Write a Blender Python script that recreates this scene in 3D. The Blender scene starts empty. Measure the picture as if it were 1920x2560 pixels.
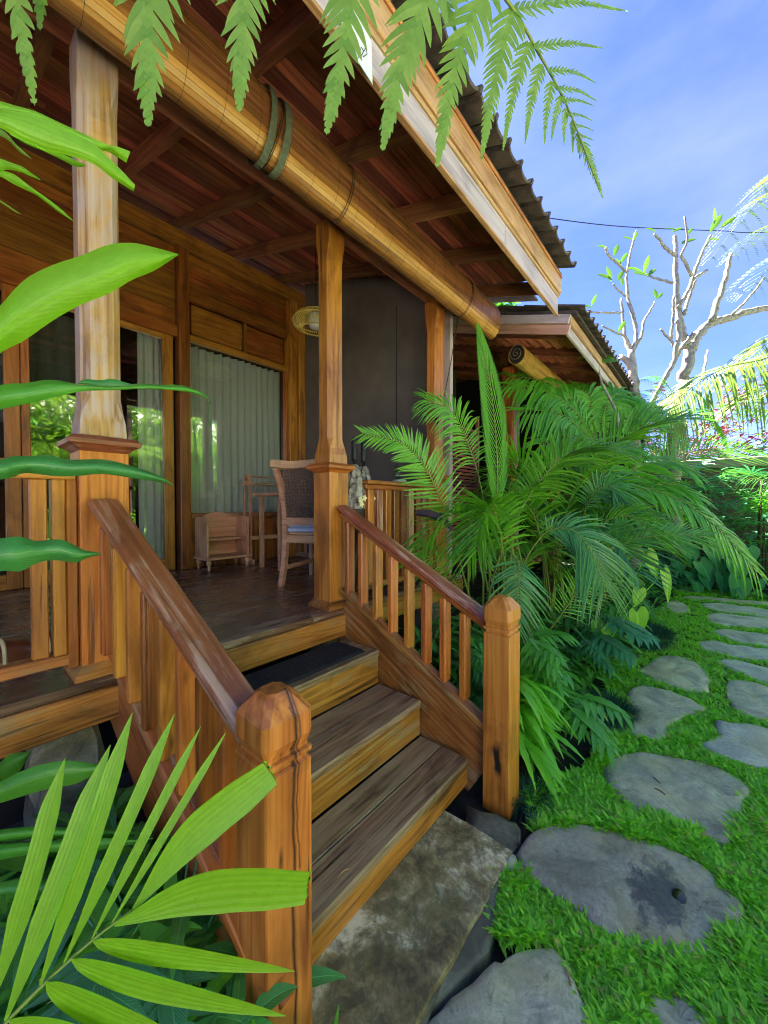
import bpy, math, random
import numpy as np
from mathutils import Vector, Matrix
random.seed(7); RS = np.random.RandomState(7)
S = bpy.context.scene
COL = S.collection
R = math.radians
# ------------------------------------------------------------------ camera
FPX = 940.0; YAW = R(40.57); PITCH = math.atan(18/940); ZC = 1.386
cd = bpy.data.cameras.new('camera'); cam = bpy.data.objects.new('camera', cd); COL.objects.link(cam)
cam.location = (0, 0, ZC); cam.rotation_euler = (R(90)-PITCH, 0, YAW-R(90))
cd.sensor_fit = 'HORIZONTAL'; cd.sensor_width = 36; cd.lens = FPX/1920*36; cd.clip_start = .02; cd.clip_end = 2000
S.camera = cam
S.cycles.diffuse_bounces = 6; S.cycles.filter_width = 1.05; S.cycles.adaptive_threshold = .006; S.cycles.max_bounces = 12
# ------------------------------------------------------------------ world, sun, exposure
SUN_EL = R(50); SUN_AZ = R(80)      # azimuth from +X towards +Y (the sun stands behind the house)
w = bpy.data.worlds.new('World'); S.world = w; w.use_nodes = True
nt = w.node_tree; nt.nodes.clear()
sky = nt.nodes.new('ShaderNodeTexSky'); sky.sky_type = 'NISHITA'; sky.sun_disc = False
sky.sun_elevation = SUN_EL; sky.sun_rotation = R(90)-SUN_AZ; sky.dust_density = .1; sky.ozone_density = 5.0; sky.air_density = 1.0
tc = nt.nodes.new('ShaderNodeTexCoord')
mp = nt.nodes.new('ShaderNodeMapping'); mp.inputs['Scale'].default_value = (1.2, 1.2, 3.2); mp.inputs['Location'].default_value = (1.3, .4, .2)
nz = nt.nodes.new('ShaderNodeTexNoise'); nz.inputs['Scale'].default_value = 1.6; nz.inputs['Detail'].default_value = 7; nz.inputs['Roughness'].default_value = .55
cr = nt.nodes.new('ShaderNodeValToRGB'); cr.color_ramp.elements[0].position = .46; cr.color_ramp.elements[0].color = (0, 0, 0, 1)
cr.color_ramp.elements[1].position = .82; cr.color_ramp.elements[1].color = (.27, .27, .27, 1)
mx = nt.nodes.new('ShaderNodeMix'); mx.data_type = 'RGBA'; mx.inputs['B'].default_value = (2.6, 2.8, 3.8, 1)
bg = nt.nodes.new('ShaderNodeBackground'); bg.inputs['Strength'].default_value = .05
wo = nt.nodes.new('ShaderNodeOutputWorld')
L = nt.links.new
L(tc.outputs['Generated'], mp.inputs[0]); L(mp.outputs[0], nz.inputs['Vector']); L(nz.outputs['Fac'], cr.inputs[0])
tn = nt.nodes.new('ShaderNodeMix'); tn.data_type = 'RGBA'; tn.blend_type = 'MULTIPLY'; tn.inputs['Factor'].default_value = 1; tn.inputs['B'].default_value = (.435, .44, .75, 1)
L(sky.outputs[0], tn.inputs['A']); L(cr.outputs[0], mx.inputs['Factor']); L(tn.outputs['Result'], mx.inputs['A']); L(mx.outputs['Result'], bg.inputs[0]); L(bg.outputs[0], wo.inputs[0])
sd = bpy.data.lights.new('sun', 'SUN'); sd.energy = 5.0; sd.angle = R(.5); sd.color = (1, .93, .82)
sun = bpy.data.objects.new('sun', sd); COL.objects.link(sun)
sdir = Vector((math.cos(SUN_EL)*math.cos(SUN_AZ), math.cos(SUN_EL)*math.sin(SUN_AZ), math.sin(SUN_EL)))
sun.rotation_euler = sdir.to_track_quat('Z', 'Y').to_euler(); sun.location = sdir*30
S.view_settings.view_transform = 'Standard'; S.view_settings.look = 'None'; S.view_settings.gamma = 1
S.view_settings.exposure = 3.4
try: S.view_settings.use_curve_mapping = False
except Exception: pass
# ------------------------------------------------------------------ measuring helper: a pixel of the photograph and one known coordinate give a point
fwv = np.array([math.cos(YAW)*math.cos(PITCH), math.sin(YAW)*math.cos(PITCH), -math.sin(PITCH)])
rtv = np.array([math.sin(YAW), -math.cos(YAW), 0.]); upv = np.cross(rtv, fwv); CP = np.array([0, 0, ZC])
def at(u, v, x=None, y=None, z=None, d=None):
    r = fwv+rtv*(u-960)/FPX+upv*(1280-v)/FPX
    t = x/r[0] if x is not None else y/r[1] if y is not None else (z-ZC)/r[2] if z is not None else d
    return CP+r*t
def px(P):
    q = np.asarray(P)-CP; d = q@fwv
    return 960+FPX*(q@rtv)/d, 1280-FPX*(q@upv)/d, d
# ------------------------------------------------------------------ materials
def nmat(name):
    m = bpy.data.materials.new(name); m.use_nodes = True
    t = m.node_tree; return m, t, t.nodes['Principled BSDF']
def N(t, typ, **kw):
    n = t.nodes.new(typ)
    for k, v in kw.items():
        if k.startswith('i_'):
            k = k[2:]; k = int(k) if k.isdigit() else k.replace('_', ' ')
            n.inputs[k].default_value = v
        else: setattr(n, k, v)
    return n
def ramp(t, src, stops):
    r = t.nodes.new('ShaderNodeValToRGB'); e = r.color_ramp.elements
    while len(e) < len(stops): e.new(.5)
    for i, (p, c) in enumerate(stops):
        e[i].position = p; e[i].color = (c, c, c, 1) if not hasattr(c, '__len__') else (*c, 1)
    t.links.new(src, r.inputs[0]); return r.outputs[0]
def mixc(t, f, a, b, bt='MIX'):
    n = t.nodes.new('ShaderNodeMix'); n.data_type = 'RGBA'; n.blend_type = bt
    for k, v in (('Factor', f), ('A', a), ('B', b)):
        if isinstance(v, (int, float)): n.inputs[k].default_value = v
        elif isinstance(v, tuple): n.inputs[k].default_value = (*v, 1)
        else: t.links.new(v, n.inputs[k])
    return n.outputs['Result']
def math_(t, op, a, b=0.0):
    n = t.nodes.new('ShaderNodeMath'); n.operation = op
    for i, v in enumerate((a, b)):
        if isinstance(v, (int, float)): n.inputs[i].default_value = v
        else: t.links.new(v, n.inputs[i])
    return n.outputs[0]
def bump(t, b, h, strength=.3, dist=.01):
    n = N(t, 'ShaderNodeBump', i_Strength=strength, i_Distance=dist); t.links.new(h, n.inputs['Height']); t.links.new(n.outputs[0], b.inputs['Normal'])
def objco(t, scale=(1, 1, 1), rnd=True):
    c = t.nodes.new('ShaderNodeTexCoord'); m = t.nodes.new('ShaderNodeMapping')
    m.inputs['Scale'].default_value = scale; t.links.new(c.outputs['Object'], m.inputs[0])
    if rnd:
        oi = t.nodes.new('ShaderNodeObjectInfo'); s = N(t, 'ShaderNodeVectorMath', operation='SCALE'); s.inputs[0].default_value = (37, 23, 51)
        t.links.new(oi.outputs['Random'], s.inputs['Scale']); t.links.new(s.outputs[0], m.inputs['Location'])
        return m.outputs[0], oi.outputs['Random']
    return m.outputs[0], None
def noise(t, vec, scale, detail=5, rough=.55, dist=0.):
    n = N(t, 'ShaderNodeTexNoise', i_Scale=scale, i_Detail=detail, i_Roughness=rough, i_Distortion=dist); t.links.new(vec, n.inputs['Vector']); return n.outputs['Fac']
def wood(name, dark, mid, light, rough=.38, weather=0., wcol=(.10, .095, .07), spots=.5, cracks=0., axis='X', var=.35, coat=0., extra=None, bstr=.35, stain=.62):
    m, t, b = nmat(name)
    def sc(a, c): return {'X': (a, c, c), 'Z': (c, c, a)}[axis]
    v, rnd = objco(t, sc(1.0, 34)); n1 = noise(t, v, 1.0, 8, .6, .35)
    vf, _ = objco(t, sc(2.2, 110)); nf = noise(t, vf, 1.0, 3, .6, .1)
    v2, _ = objco(t, sc(.35, 6)); n2 = noise(t, v2, 1.2, 3, .5, .4)
    vb, _ = objco(t, sc(.7, 3.2)); nb = noise(t, vb, 1.0, 5, .6, .6)
    rings = math_(t, 'FRACT', math_(t, 'MULTIPLY', n2, 13.0))
    rings = math_(t, 'MULTIPLY', math_(t, 'ABSOLUTE', math_(t, 'SUBTRACT', rings, .5)), 2.)
    g = math_(t, 'ADD', math_(t, 'ADD', math_(t, 'MULTIPLY', n1, .42), math_(t, 'MULTIPLY', rings, .12)), math_(t, 'ADD', math_(t, 'MULTIPLY', nf, .22), math_(t, 'MULTIPLY', nb, .34)))
    c = ramp(t, g, [(.38, dark), (.54, mid), (.74, light)])
    hsv = N(t, 'ShaderNodeHueSaturation'); t.links.new(c, hsv.inputs['Color'])
    t.links.new(math_(t, 'ADD', math_(t, 'MULTIPLY', rnd, 2*var), 1-var), hsv.inputs['Value'])
    t.links.new(math_(t, 'ADD', math_(t, 'MULTIPLY', math_(t, 'FRACT', math_(t, 'MULTIPLY', rnd, 7.3)), .03), .485), hsv.inputs['Hue'])
    c = hsv.outputs[0]
    h = math_(t, 'ADD', n1, math_(t, 'MULTIPLY', nf, .5))
    v6, _ = objco(t, sc(2.2, 5)); n6 = noise(t, v6, 1.0, 7, .62, .6); c = mixc(t, math_(t, 'MULTIPLY', ramp(t, n6, [(.50, 0.), (.66, 1.)]), stain), c, tuple(q*.55 for q in dark))
    if spots:
        v3, _ = objco(t, sc(3, 13)); vo = N(t, 'ShaderNodeTexVoronoi', i_Scale=1.0); t.links.new(v3, vo.inputs['Vector'])
        k = ramp(t, vo.outputs['Distance'], [(.02, 1.), (.11, 0.)]); c = mixc(t, math_(t, 'MULTIPLY', k, spots), c, (.03, .015, .008))
    if cracks:
        v4, _ = objco(t, sc(1.1, 34)); n4 = noise(t, v4, 1.0, 4, .55, .5)
        k = ramp(t, n4, [(.30, 1.), (.37, 0.)]); c = mixc(t, math_(t, 'MULTIPLY', k, cracks), c, (.022, .012, .006))
        h = math_(t, 'SUBTRACT', h, math_(t, 'MULTIPLY', k, 1.5))
    if weather:
        v5, _ = objco(t, sc(1, 2.4)); n5 = noise(t, v5, 3.2, 8, .68, .5)
        k = ramp(t, math_(t, 'ADD', n5, math_(t, 'MULTIPLY', math_(t, 'SUBTRACT', g, .55), 1.1)), [(.62-.35*weather, 0.), (.76-.3*weather, 1.)])
        wc = mixc(t, n1, wcol, tuple(min(1, q*2.6) for q in wcol)); c = mixc(t, math_(t, 'MULTIPLY', k, .85), c, wc)
        t.links.new(math_(t, 'ADD', math_(t, 'MULTIPLY', k, .3), rough), b.inputs['Roughness'])
    else: b.inputs['Roughness'].default_value = rough
    if extra: c, h = extra(t, c, h)
    t.links.new(c, b.inputs['Base Color']); bump(t, b, h, bstr, .004)
    b.inputs['Coat Weight'].default_value = coat; b.inputs['Coat Roughness'].default_value = .25
    return m
M = {}
GD, GM, GL = (.24, .070, .010), (.47, .165, .022), (.62, .27, .045)
M['teak'] = wood('teak', GD, GM, GL, .33, 0, (.12, .10, .04), .7, .45)
M['teakZ'] = wood('teak upright', GD, GM, GL, .33, 0, (.12, .10, .04), .7, .45, axis='Z')
M['teak_worn'] = wood('worn teak', (.12, .042, .008), (.36, .135, .022), (.54, .25, .05), .42, .22, (.16, .11, .045), .5, .6)
M['rail'] = wood('red brown handrail', (.17, .050, .018), (.30, .105, .036), (.42, .17, .065), .34, .30, (.26, .17, .11), .4, .3, coat=.2, var=.05)
M['shaft'] = wood('sun bleached pillar teak', (.22, .10, .035), (.50, .26, .09), (.68, .46, .24), .36, .62, (.24, .19, .17), .4, .4, axis='Z', var=.05)
M['tread'] = wood('weathered tread', (.06, .036, .018), (.26, .165, .085), (.46, .32, .18), .45, .45, (.19, .135, .07), .3, .8, var=.15, bstr=.6)
M['floor'] = wood('dark polished floor', (.05, .022, .013), (.15, .075, .045), (.26, .14, .085), .26, .25, (.16, .14, .10), .1, .2, var=.22, coat=.4)
M['wallwood'] = wood('wall teak', (.08, .022, .004), (.25, .080, .012), (.42, .16, .028), .36, 0, spots=.25, cracks=.15, var=.3)
M['wallwoodZ'] = wood('wall teak upright', (.08, .022, .004), (.25, .080, .012), (.42, .16, .028), .36, 0, spots=.2, cracks=.15, var=.3, axis='Z')
M['ceil'] = wood('red brown ceiling board', (.16, .042, .018), (.44, .125, .055), (.64, .25, .10), .8, 0, spots=.1, cracks=.3, var=.5)
M['rafter'] = wood('rafter wood', (.11, .038, .016), (.26, .095, .035), (.46, .21, .08), .5, 0, spots=.1, cracks=.3)
M['fascia'] = wood('pale fascia wood', (.36, .27, .24), (.52, .42, .40), (.62, .53, .51), .42, .12, (.30, .22, .22), .25, .35, var=.08)
M['fascia_gold'] = wood('golden fascia wood', (.28, .14, .05), (.50, .29, .12), (.62, .42, .21), .42, .1, (.28, .18, .10), .25, .35, var=.08)
M['pinkwood'] = wood('pinkish fascia wood', (.42, .18, .12), (.60, .32, .24), (.70, .45, .36), .45, 0, var=.08)
M['slat_brown'] = wood('brown blind slat', (.11, .040, .012), (.22, .085, .022), (.34, .15, .04), .4, 0, spots=0, cracks=.2, var=.18)
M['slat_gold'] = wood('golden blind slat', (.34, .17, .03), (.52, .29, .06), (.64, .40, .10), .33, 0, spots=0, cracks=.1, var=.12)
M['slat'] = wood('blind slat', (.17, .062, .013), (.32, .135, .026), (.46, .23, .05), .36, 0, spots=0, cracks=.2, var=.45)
M['pale'] = wood('unfinished pale teak', (0.345, 0.161, 0.069), (0.529, 0.287, 0.138), (0.667, 0.414, 0.218), .5, 0, spots=.15, cracks=.25, var=.12)
M['redslat'] = wood('red stained slat', (0.150, 0.030, 0.021), (0.300, 0.060, 0.038), (0.450, 0.105, 0.060), .5, 0, spots=0, var=.3)
def newel_extra(kind):
    def f(t, c, h):
        tcn = t.nodes.new('ShaderNodeTexCoord'); sp = t.nodes.new('ShaderNodeSeparateXYZ'); t.links.new(tcn.outputs['Object'], sp.inputs[0])
        X, Y, Z = sp.outputs
        nn = t.nodes.new('ShaderNodeTexNoise'); nn.inputs['Scale'].default_value = 5.; nn.inputs['Detail'].default_value = 6; t.links.new(tcn.outputs['Object'], nn.inputs['Vector'])
        n5 = math_(t, 'SUBTRACT', nn.outputs['Fac'], .5)
        if kind == 'L':
            a = math_(t, 'ABSOLUTE', math_(t, 'ADD', math_(t, 'SUBTRACT', X, math_(t, 'MULTIPLY', Z, .012)), math_(t, 'SUBTRACT', math_(t, 'MULTIPLY', n5, .035), .004)))
            k = ramp(t, a, [(.0022, 1.), (.005, 0.)])
            k = math_(t, 'MULTIPLY', k, math_(t, 'LESS_THAN', Y, -.02))
            a2 = math_(t, 'ABSOLUTE', math_(t, 'ADD', math_(t, 'SUBTRACT', X, .024), math_(t, 'MULTIPLY', n5, .05)))
            k2 = math_(t, 'MULTIPLY', ramp(t, a2, [(.001, .8), (.003, 0.)]), math_(t, 'GREATER_THAN', Z, .55))
            k = math_(t, 'MAXIMUM', k, math_(t, 'MULTIPLY', k2, math_(t, 'LESS_THAN', Y, -.02)))
        else:
            ky = ramp(t, math_(t, 'ABSOLUTE', math_(t, 'ADD', math_(t, 'ADD', Y, .008), math_(t, 'MULTIPLY', n5, .05))), [(.011, 1.), (.021, 0.)])
            kz = ramp(t, math_(t, 'ABSOLUTE', math_(t, 'SUBTRACT', Z, math_(t, 'ADD', .235, math_(t, 'MULTIPLY', n5, .16)))), [(.055, 1.), (.095, 0.)])
            k = math_(t, 'MULTIPLY', math_(t, 'MULTIPLY', ky, kz), math_(t, 'LESS_THAN', X, -.03))
        c = mixc(t, k, c, (.015, .012, .009)); h = math_(t, 'SUBTRACT', h, math_(t, 'MULTIPLY', k, 3.))
        return c, h
    return f
M['newelL'] = wood('split newel teak', (.22, .07, .010), (.50, .19, .028), (.68, .33, .065), .36, .0, (.13, .075, .03), .85, .95, axis='Z', extra=newel_extra('L'), var=.02)
M['newelR'] = wood('newel teak', (.22, .065, .010), (.50, .18, .026), (.66, .30, .055), .36, .0, (.16, .08, .03), .5, .35, axis='Z', extra=newel_extra('R'), var=.02)
def plain(name, col, rough=.6, sc=20, amt=.3, bs=.2, metal=0., spec=.5, two=None, detail=6):
    m, t, b = nmat(name); v, rnd = objco(t); n = noise(t, v, sc, detail, .6)
    c2 = two or tuple(q*(1-amt) for q in col)
    c = mixc(t, ramp(t, n, [(.35, 0.), (.65, 1.)]), c2, col); t.links.new(c, b.inputs['Base Color'])
    b.inputs['Roughness'].default_value = rough; b.inputs['Metallic'].default_value = metal; b.inputs['Specular IOR Level'].default_value = spec
    bump(t, b, n, bs, .004); return m
M['black'] = plain('black rubber', (.012, .012, .013), .5)
M['cord'] = plain('dark cord', (.02, .014, .01), .8)
M['strap'] = plain('olive webbing strap', (.13, .15, .09), .8, 60, .4)
M['screen'] = plain('dark canvas screen', (.155, .130, .100), .75, 3, .3, .1)
M['mat'] = plain('black doormat', (.014, .018, .026), .95, 260, .7, .8)
M['tile'] = plain('old dark roof tile', (.11, .085, .07), .8, 14, .5, .4, two=(.035, .03, .028))
M['steel'] = plain('steel', (.5, .5, .5), .3, 10, .1, 0, 1.)
M['cushion'] = plain('pale blue grey cushion', (.42, .48, .58), .8, 30, .12)
M['rattan_dark'] = plain('grey brown woven cane', (.17, .12, .085), .6, 60, .5)
M['rattan'] = plain('yellow rattan', (.80, .58, .12), .5, 60, .25)
M['lampglass'] = plain('white lamp glass', (.75, .74, .66), .3, 5, .05)
M['leather'] = plain('red brown leather', (.22, .065, .025), .35, 12, .4)
M['umb_dark'] = plain('dark brown umbrella cloth', (.045, .025, .02), .6, 20, .4)
M['umb_white'] = plain('umbrella pattern cloth', (.42, .39, .33), .6, 30, .9, two=(.02, .018, .016))
M['petal'] = plain('cream petal', (.8, .70, .36), .5, 40, .2)
M['pink'] = plain('pink bract', (.36, .06, .13), .6, 40, .2)
M['paper'] = plain('white paper', (.78, .80, .78), .7, 30, .05)
M['white'] = plain('white flower', (.85, .87, .85), .5, 30, .1)
M['coping'] = plain('pale coping stone', (.30, .25, .20), .8, 6, .2)
M['paving'] = plain('pale bounce paving', (.58, .54, .46), .8, 4, .15)
M['whitewall'] = plain('white bounce wall', (.78, .77, .73), .9, 3, .06)
M['render'] = plain('beige render', (.42, .36, .28), .9, 5, .25)
M['fence'] = plain('brown fence board', (.13, .085, .055), .7, 8, .4)
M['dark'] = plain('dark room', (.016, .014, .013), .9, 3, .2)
M['brown_sheath'] = plain('dark dry palm sheath', (.035, .02, .012), .6, 10, .5)
M['cable'] = plain('black cable', (.015, .017, .03), .6)
M['pebble'] = plain('grey pebble', (.30, .31, .27), .8, 14, .4)
M['trunk'] = plain('brown trunk', (.10, .065, .04), .9, 20, .5, .6)
M['barkpale'] = plain('pale frangipani bark', (.36, .32, .28), .7, 18, .35, .5, two=(.17, .15, .13))
def stonemat(name, a, b_, c_, sc=5., rough=.7, pit=None):
    m, t, b = nmat(name); v, rnd = objco(t)
    n1 = noise(t, v, sc, 10, .66, .8); n2 = noise(t, v, sc*12, 7, .75); n3 = noise(t, v, sc*.5, 5, .6, 1.2); n4 = noise(t, v, sc*2.3, 8, .7, 1.5)
    c = ramp(t, n1, [(.34, a), (.5, b_), (.66, c_)])
    c = mixc(t, math_(t, 'MULTIPLY', ramp(t, n2, [(.35, 1.), (.6, 0.)]), .55), c, tuple(q*.45 for q in b_))
    c = mixc(t, math_(t, 'MULTIPLY', ramp(t, n3, [(.50, 0.), (.66, 1.)]), .5), c, (b_[0]*1.25, b_[1]*1.1, b_[2]*.72))
    c = mixc(t, math_(t, 'MULTIPLY', ramp(t, n4, [(.60, 0.), (.68, 1.)]), .6), c, tuple(q*.35 for q in a))
    h = math_(t, 'ADD', n1, math_(t, 'ADD', math_(t, 'MULTIPLY', n2, .4), math_(t, 'MULTIPLY', n4, .5)))
    b.inputs['Roughness'].default_value = rough
    if pit:
        tcn = t.nodes.new('ShaderNodeTexCoord'); masks = []
        nn = N(t, 'ShaderNodeTexNoise', i_Scale=20., i_Detail=9., i_Roughness=.65); t.links.new(tcn.outputs['Object'], nn.inputs['Vector'])
        for (x, y, rx, ry, an) in pit:
            mp_ = N(t, 'ShaderNodeMapping', vector_type='TEXTURE'); mp_.inputs['Location'].default_value = (x, y, 0); mp_.inputs['Rotation'].default_value = (0, 0, an); mp_.inputs['Scale'].default_value = (rx, ry, 9)
            t.links.new(tcn.outputs['Object'], mp_.inputs[0]); ln = N(t, 'ShaderNodeVectorMath', operation='LENGTH'); t.links.new(mp_.outputs[0], ln.inputs[0])
            masks.append(ramp(t, math_(t, 'ADD', ln.outputs['Value'], math_(t, 'MULTIPLY', math_(t, 'SUBTRACT', nn.outputs['Fac'], .5), 2.6)), [(.55, 1.), (1.15, 0.)]))
        k = masks[0]
        for q in masks[1:]: k = math_(t, 'MAXIMUM', k, q)
        wetc = mixc(t, n2, (.02, .022, .03), (.17, .19, .24)); c = mixc(t, math_(t, 'MULTIPLY', k, .85), c, wetc)
        t.links.new(math_(t, 'SUBTRACT', rough, math_(t, 'MULTIPLY', k, .4)), b.inputs['Roughness']); h = math_(t, 'ADD', h, math_(t, 'MULTIPLY', math_(t, 'MULTIPLY', k, n2), 1.6))
    t.links.new(c, b.inputs['Base Color']); bump(t, b, h, .7, .014); return m
M['stone'] = stonemat('grey andesite', (.235, .235, .16), (.43, .44, .31), (.60, .60, .44))
M['stone_cool'] = stonemat('blue grey slate', (.23, .245, .20), (.42, .445, .37), (.58, .60, .51), 4.)
M['stone_dark'] = stonemat('damp dark stone', (.07, .07, .055), (.13, .13, .10), (.20, .20, .16), 6.)
M['stone_pale'] = stonemat('pale mossy stone', (.10, .10, .06), (.24, .23, .15), (.40, .39, .30), 7.)
def slabmat():
    m, t, b = nmat('mossy concrete'); v, _ = objco(t, rnd=False)
    n1 = noise(t, v, 6.5, 10, .72, .3); n2 = noise(t, v, 16, 8, .7, .5); n3 = noise(t, v, 2.2, 5, .6, .4); n4 = noise(t, v, 90, 4, .7)
    c = ramp(t, n1, [(.34, (.10, .075, .032)), (.44, (.27, .21, .085)), (.52, (.42, .35, .17)), (.60, (.86, .79, .54))])
    c = mixc(t, math_(t, 'MULTIPLY', ramp(t, n2, [(.42, 1.), (.54, 0.)]), .6), c, (.06, .055, .03))
    c = mixc(t, math_(t, 'MULTIPLY', ramp(t, n3, [(.5, 0.), (.62, 1.)]), .5), c, (.15, .14, .045))
    c = mixc(t, math_(t, 'MULTIPLY', n4, .35), c, (.03, .03, .025))
    t.links.new(c, b.inputs['Base Color']); b.inputs['Roughness'].default_value = .8
    bump(t, b, math_(t, 'ADD', n2, math_(t, 'MULTIPLY', n4, .5)), .7, .01); return m
M['slab'] = slabmat()
def soil():
    m, t, b = nmat('dark soil'); v, _ = objco(t, rnd=False); n1 = noise(t, v, 8, 8, .7); n2 = noise(t, v, 60, 5, .7)
    c = ramp(t, n1, [(.35, (.018, .017, .012)), (.6, (.045, .042, .028)), (.75, (.03, .05, .018))])
    t.links.new(c, b.inputs['Base Color']); b.inputs['Roughness'].default_value = .9; bump(t, b, math_(t, 'ADD', n1, n2), .8, .02); return m
M['soil'] = soil()
def turfbase():
    m, t, b = nmat('turf base'); v, _ = objco(t, rnd=False); n1 = noise(t, v, 14, 8, .7)
    c = ramp(t, n1, [(.35, (.012, .028, .008)), (.6, (.022, .07, .012))]); t.links.new(c, b.inputs['Base Color']); b.inputs['Roughness'].default_value = .9; bump(t, b, n1, .8, .02); return m
M['turf'] = turfbase()
def leaf(name, c1, c2, trans=.35, rough=.35, vein=None, vcol=None, tip=None, spec=.5, stripe=None, dead=0.):
    m, t, b = nmat(name); g = t.nodes.new('ShaderNodeNewGeometry')
    v, _ = objco(t, rnd=False); n = noise(t, v, 6, 3, .5)
    f = math_(t, 'ADD', math_(t, 'MULTIPLY', g.outputs['Random Per Island'], .75), math_(t, 'MULTIPLY', n, .35))
    c = mixc(t, f, c1, c2)
    ng = noise(t, v, 55, 5, .65); ns = noise(t, v, 160, 2, .5)
    c = mixc(t, math_(t, 'MULTIPLY', ramp(t, ng, [(.35, 1.), (.65, 0.)]), .22), c, tuple(q*.55 for q in c1)); c = mixc(t, math_(t, 'MULTIPLY', ramp(t, ns, [(.70, 0.), (.74, 1.)]), .45), c, (c2[0]*.7+.05, c2[1]*.35, .01))
    if dead: c = mixc(t, math_(t, 'MULTIPLY', math_(t, 'LESS_THAN', math_(t, 'FRACT', math_(t, 'MULTIPLY', g.outputs['Random Per Island'], 17.3)), dead), .85), c, (.45, .36, .14))
    uv = t.nodes.new('ShaderNodeUVMap'); sp = t.nodes.new('ShaderNodeSeparateXYZ'); t.links.new(uv.outputs[0], sp.inputs[0])
    U, V = sp.outputs[0], sp.outputs[1]
    cu = math_(t, 'ABSOLUTE', math_(t, 'SUBTRACT', U, .5))
    if vein:
        vc = vcol or tuple(min(1, q*2.2+.05) for q in c2)
        if vein in ('mid', 'side', 'both'):
            c = mixc(t, math_(t, 'MULTIPLY', ramp(t, cu, [(.012, 1.), (.035, 0.)]), .6), c, vc)
        if vein in ('side', 'both'):
            s = math_(t, 'ADD', math_(t, 'MULTIPLY', V, 26.), math_(t, 'MULTIPLY', cu, -13.)); s = math_(t, 'ABSOLUTE', math_(t, 'SUBTRACT', math_(t, 'FRACT', s), .5))
            k = ramp(t, s, [(.0, .35), (.5, 0.)]); c = mixc(t, k, c, vc); bump(t, b, s, .25, .002)
        if vein == 'long':
            s = math_(t, 'ABSOLUTE', math_(t, 'SUBTRACT', math_(t, 'FRACT', math_(t, 'MULTIPLY', U, 6.)), .5)); k = ramp(t, s, [(.0, .22), (.3, 0.)])
            c = mixc(t, k, c, vc); bump(t, b, s, .3, .003)
    if stripe: c = mixc(t, ramp(t, cu, [(.10, 1.), (.20, 0.)]), c, stripe)
    if tip: c = mixc(t, ramp(t, math_(t, 'ADD', V, math_(t, 'MULTIPLY', n, .2)), [(1.0, 0.), (1.12, 1.)]), c, tip)
    t.links.new(c, b.inputs['Base Color']); b.inputs['Roughness'].default_value = rough; b.inputs['Specular IOR Level'].default_value = spec
    tr = t.nodes.new('ShaderNodeBsdfTranslucent'); hs = N(t, 'ShaderNodeHueSaturation', i_Hue=.485, i_Saturation=1.1, i_Value=1.7); t.links.new(c, hs.inputs['Color']); t.links.new(hs.outputs[0], tr.inputs[0])
    ms = t.nodes.new('ShaderNodeMixShader'); ms.inputs[0].default_value = trans
    o = t.nodes['Material Output']; t.links.new(b.outputs[0], ms.inputs[1]); t.links.new(tr.outputs[0], ms.inputs[2]); t.links.new(ms.outputs[0], o.inputs[0]); return m
M['lf_bright'] = leaf('bright palm leaflet', (.17, .46, .012), (.26, .58, .02), .4, .4, 'long', (.40, .66, .08), tip=(.34, .27, .05))
M['lf_lime'] = leaf('lime green leaf', (0.204, 0.504, 0.014), (0.264, 0.600, 0.024), .45, .35, 'side', (.26, .56, .04))
M['lf_ginger'] = leaf('deep green ginger leaf', (0.038, 0.240, 0.045), (0.060, 0.315, 0.075), .35, .35, 'side', (.16, .42, .10), tip=(.34, .27, .05))
M['lf_ginger2'] = leaf('mid green ginger leaf', (0.070, 0.336, 0.028), (0.112, 0.448, 0.042), .4, .35, 'side', (.20, .48, .08), tip=(.34, .27, .05))
M['lf_fern'] = leaf('tree fern green', (.15, .33, .035), (.36, .56, .10), .45, .45, None)
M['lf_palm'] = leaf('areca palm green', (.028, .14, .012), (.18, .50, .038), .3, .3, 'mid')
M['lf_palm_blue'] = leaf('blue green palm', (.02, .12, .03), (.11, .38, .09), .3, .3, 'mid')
M['lf_palm_pale'] = leaf('light palm green', (.07, .30, .018), (.22, .58, .05), .35, .35, 'mid')  # paler green leaf tone used for some of the palm fronds
M['lf_fernmid'] = leaf('fresh fern green', (.06, .28, .02), (.17, .50, .045), .4, .4, None)
M['lf_fernpale'] = leaf('pale yellow fern', (.13, .24, .02), (.22, .34, .04), .3, .45, None)
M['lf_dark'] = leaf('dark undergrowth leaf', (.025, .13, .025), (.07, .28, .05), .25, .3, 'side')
M['lf_blue'] = leaf('dark blue green leaf', (.025, .14, .06), (.05, .23, .10), .25, .3, 'side')
M['lf_phil'] = leaf('philodendron green', (.05, .24, .03), (.14, .46, .055), .3, .28, 'mid', (.12, .30, .12))
M['lf_wavy'] = leaf('fresh serrated leaf', (.11, .42, .025), (.20, .58, .04), .4, .35, 'mid', (.30, .52, .05), tip=(.40, .45, .03))
M['lf_mondo'] = leaf('mondo grass', (0.008, 0.063, 0.031), (0.017, 0.105, 0.049), .2, .5)
M['lf_grass'] = leaf('carpet grass', (.14, .45, .035), (.35, .72, .08), .5, .45, dead=.035)
M['lf_heart'] = leaf('heart leaf', (0.024, 0.144, 0.056), (0.048, 0.240, 0.096), .3, .3, 'both')
M['lf_taro'] = leaf('lime taro leaf', (0.140, 0.420, 0.028), (0.224, 0.532, 0.042), .4, .35, 'both')
M['lf_varieg'] = leaf('variegated leaf', (.02, .08, .04), (.04, .14, .06), .3, .35, None, stripe=(.5, .62, .52))
M['lf_frang'] = leaf('frangipani leaf', (.03, .10, .012), (.07, .17, .02), .35, .35, 'both')
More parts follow.
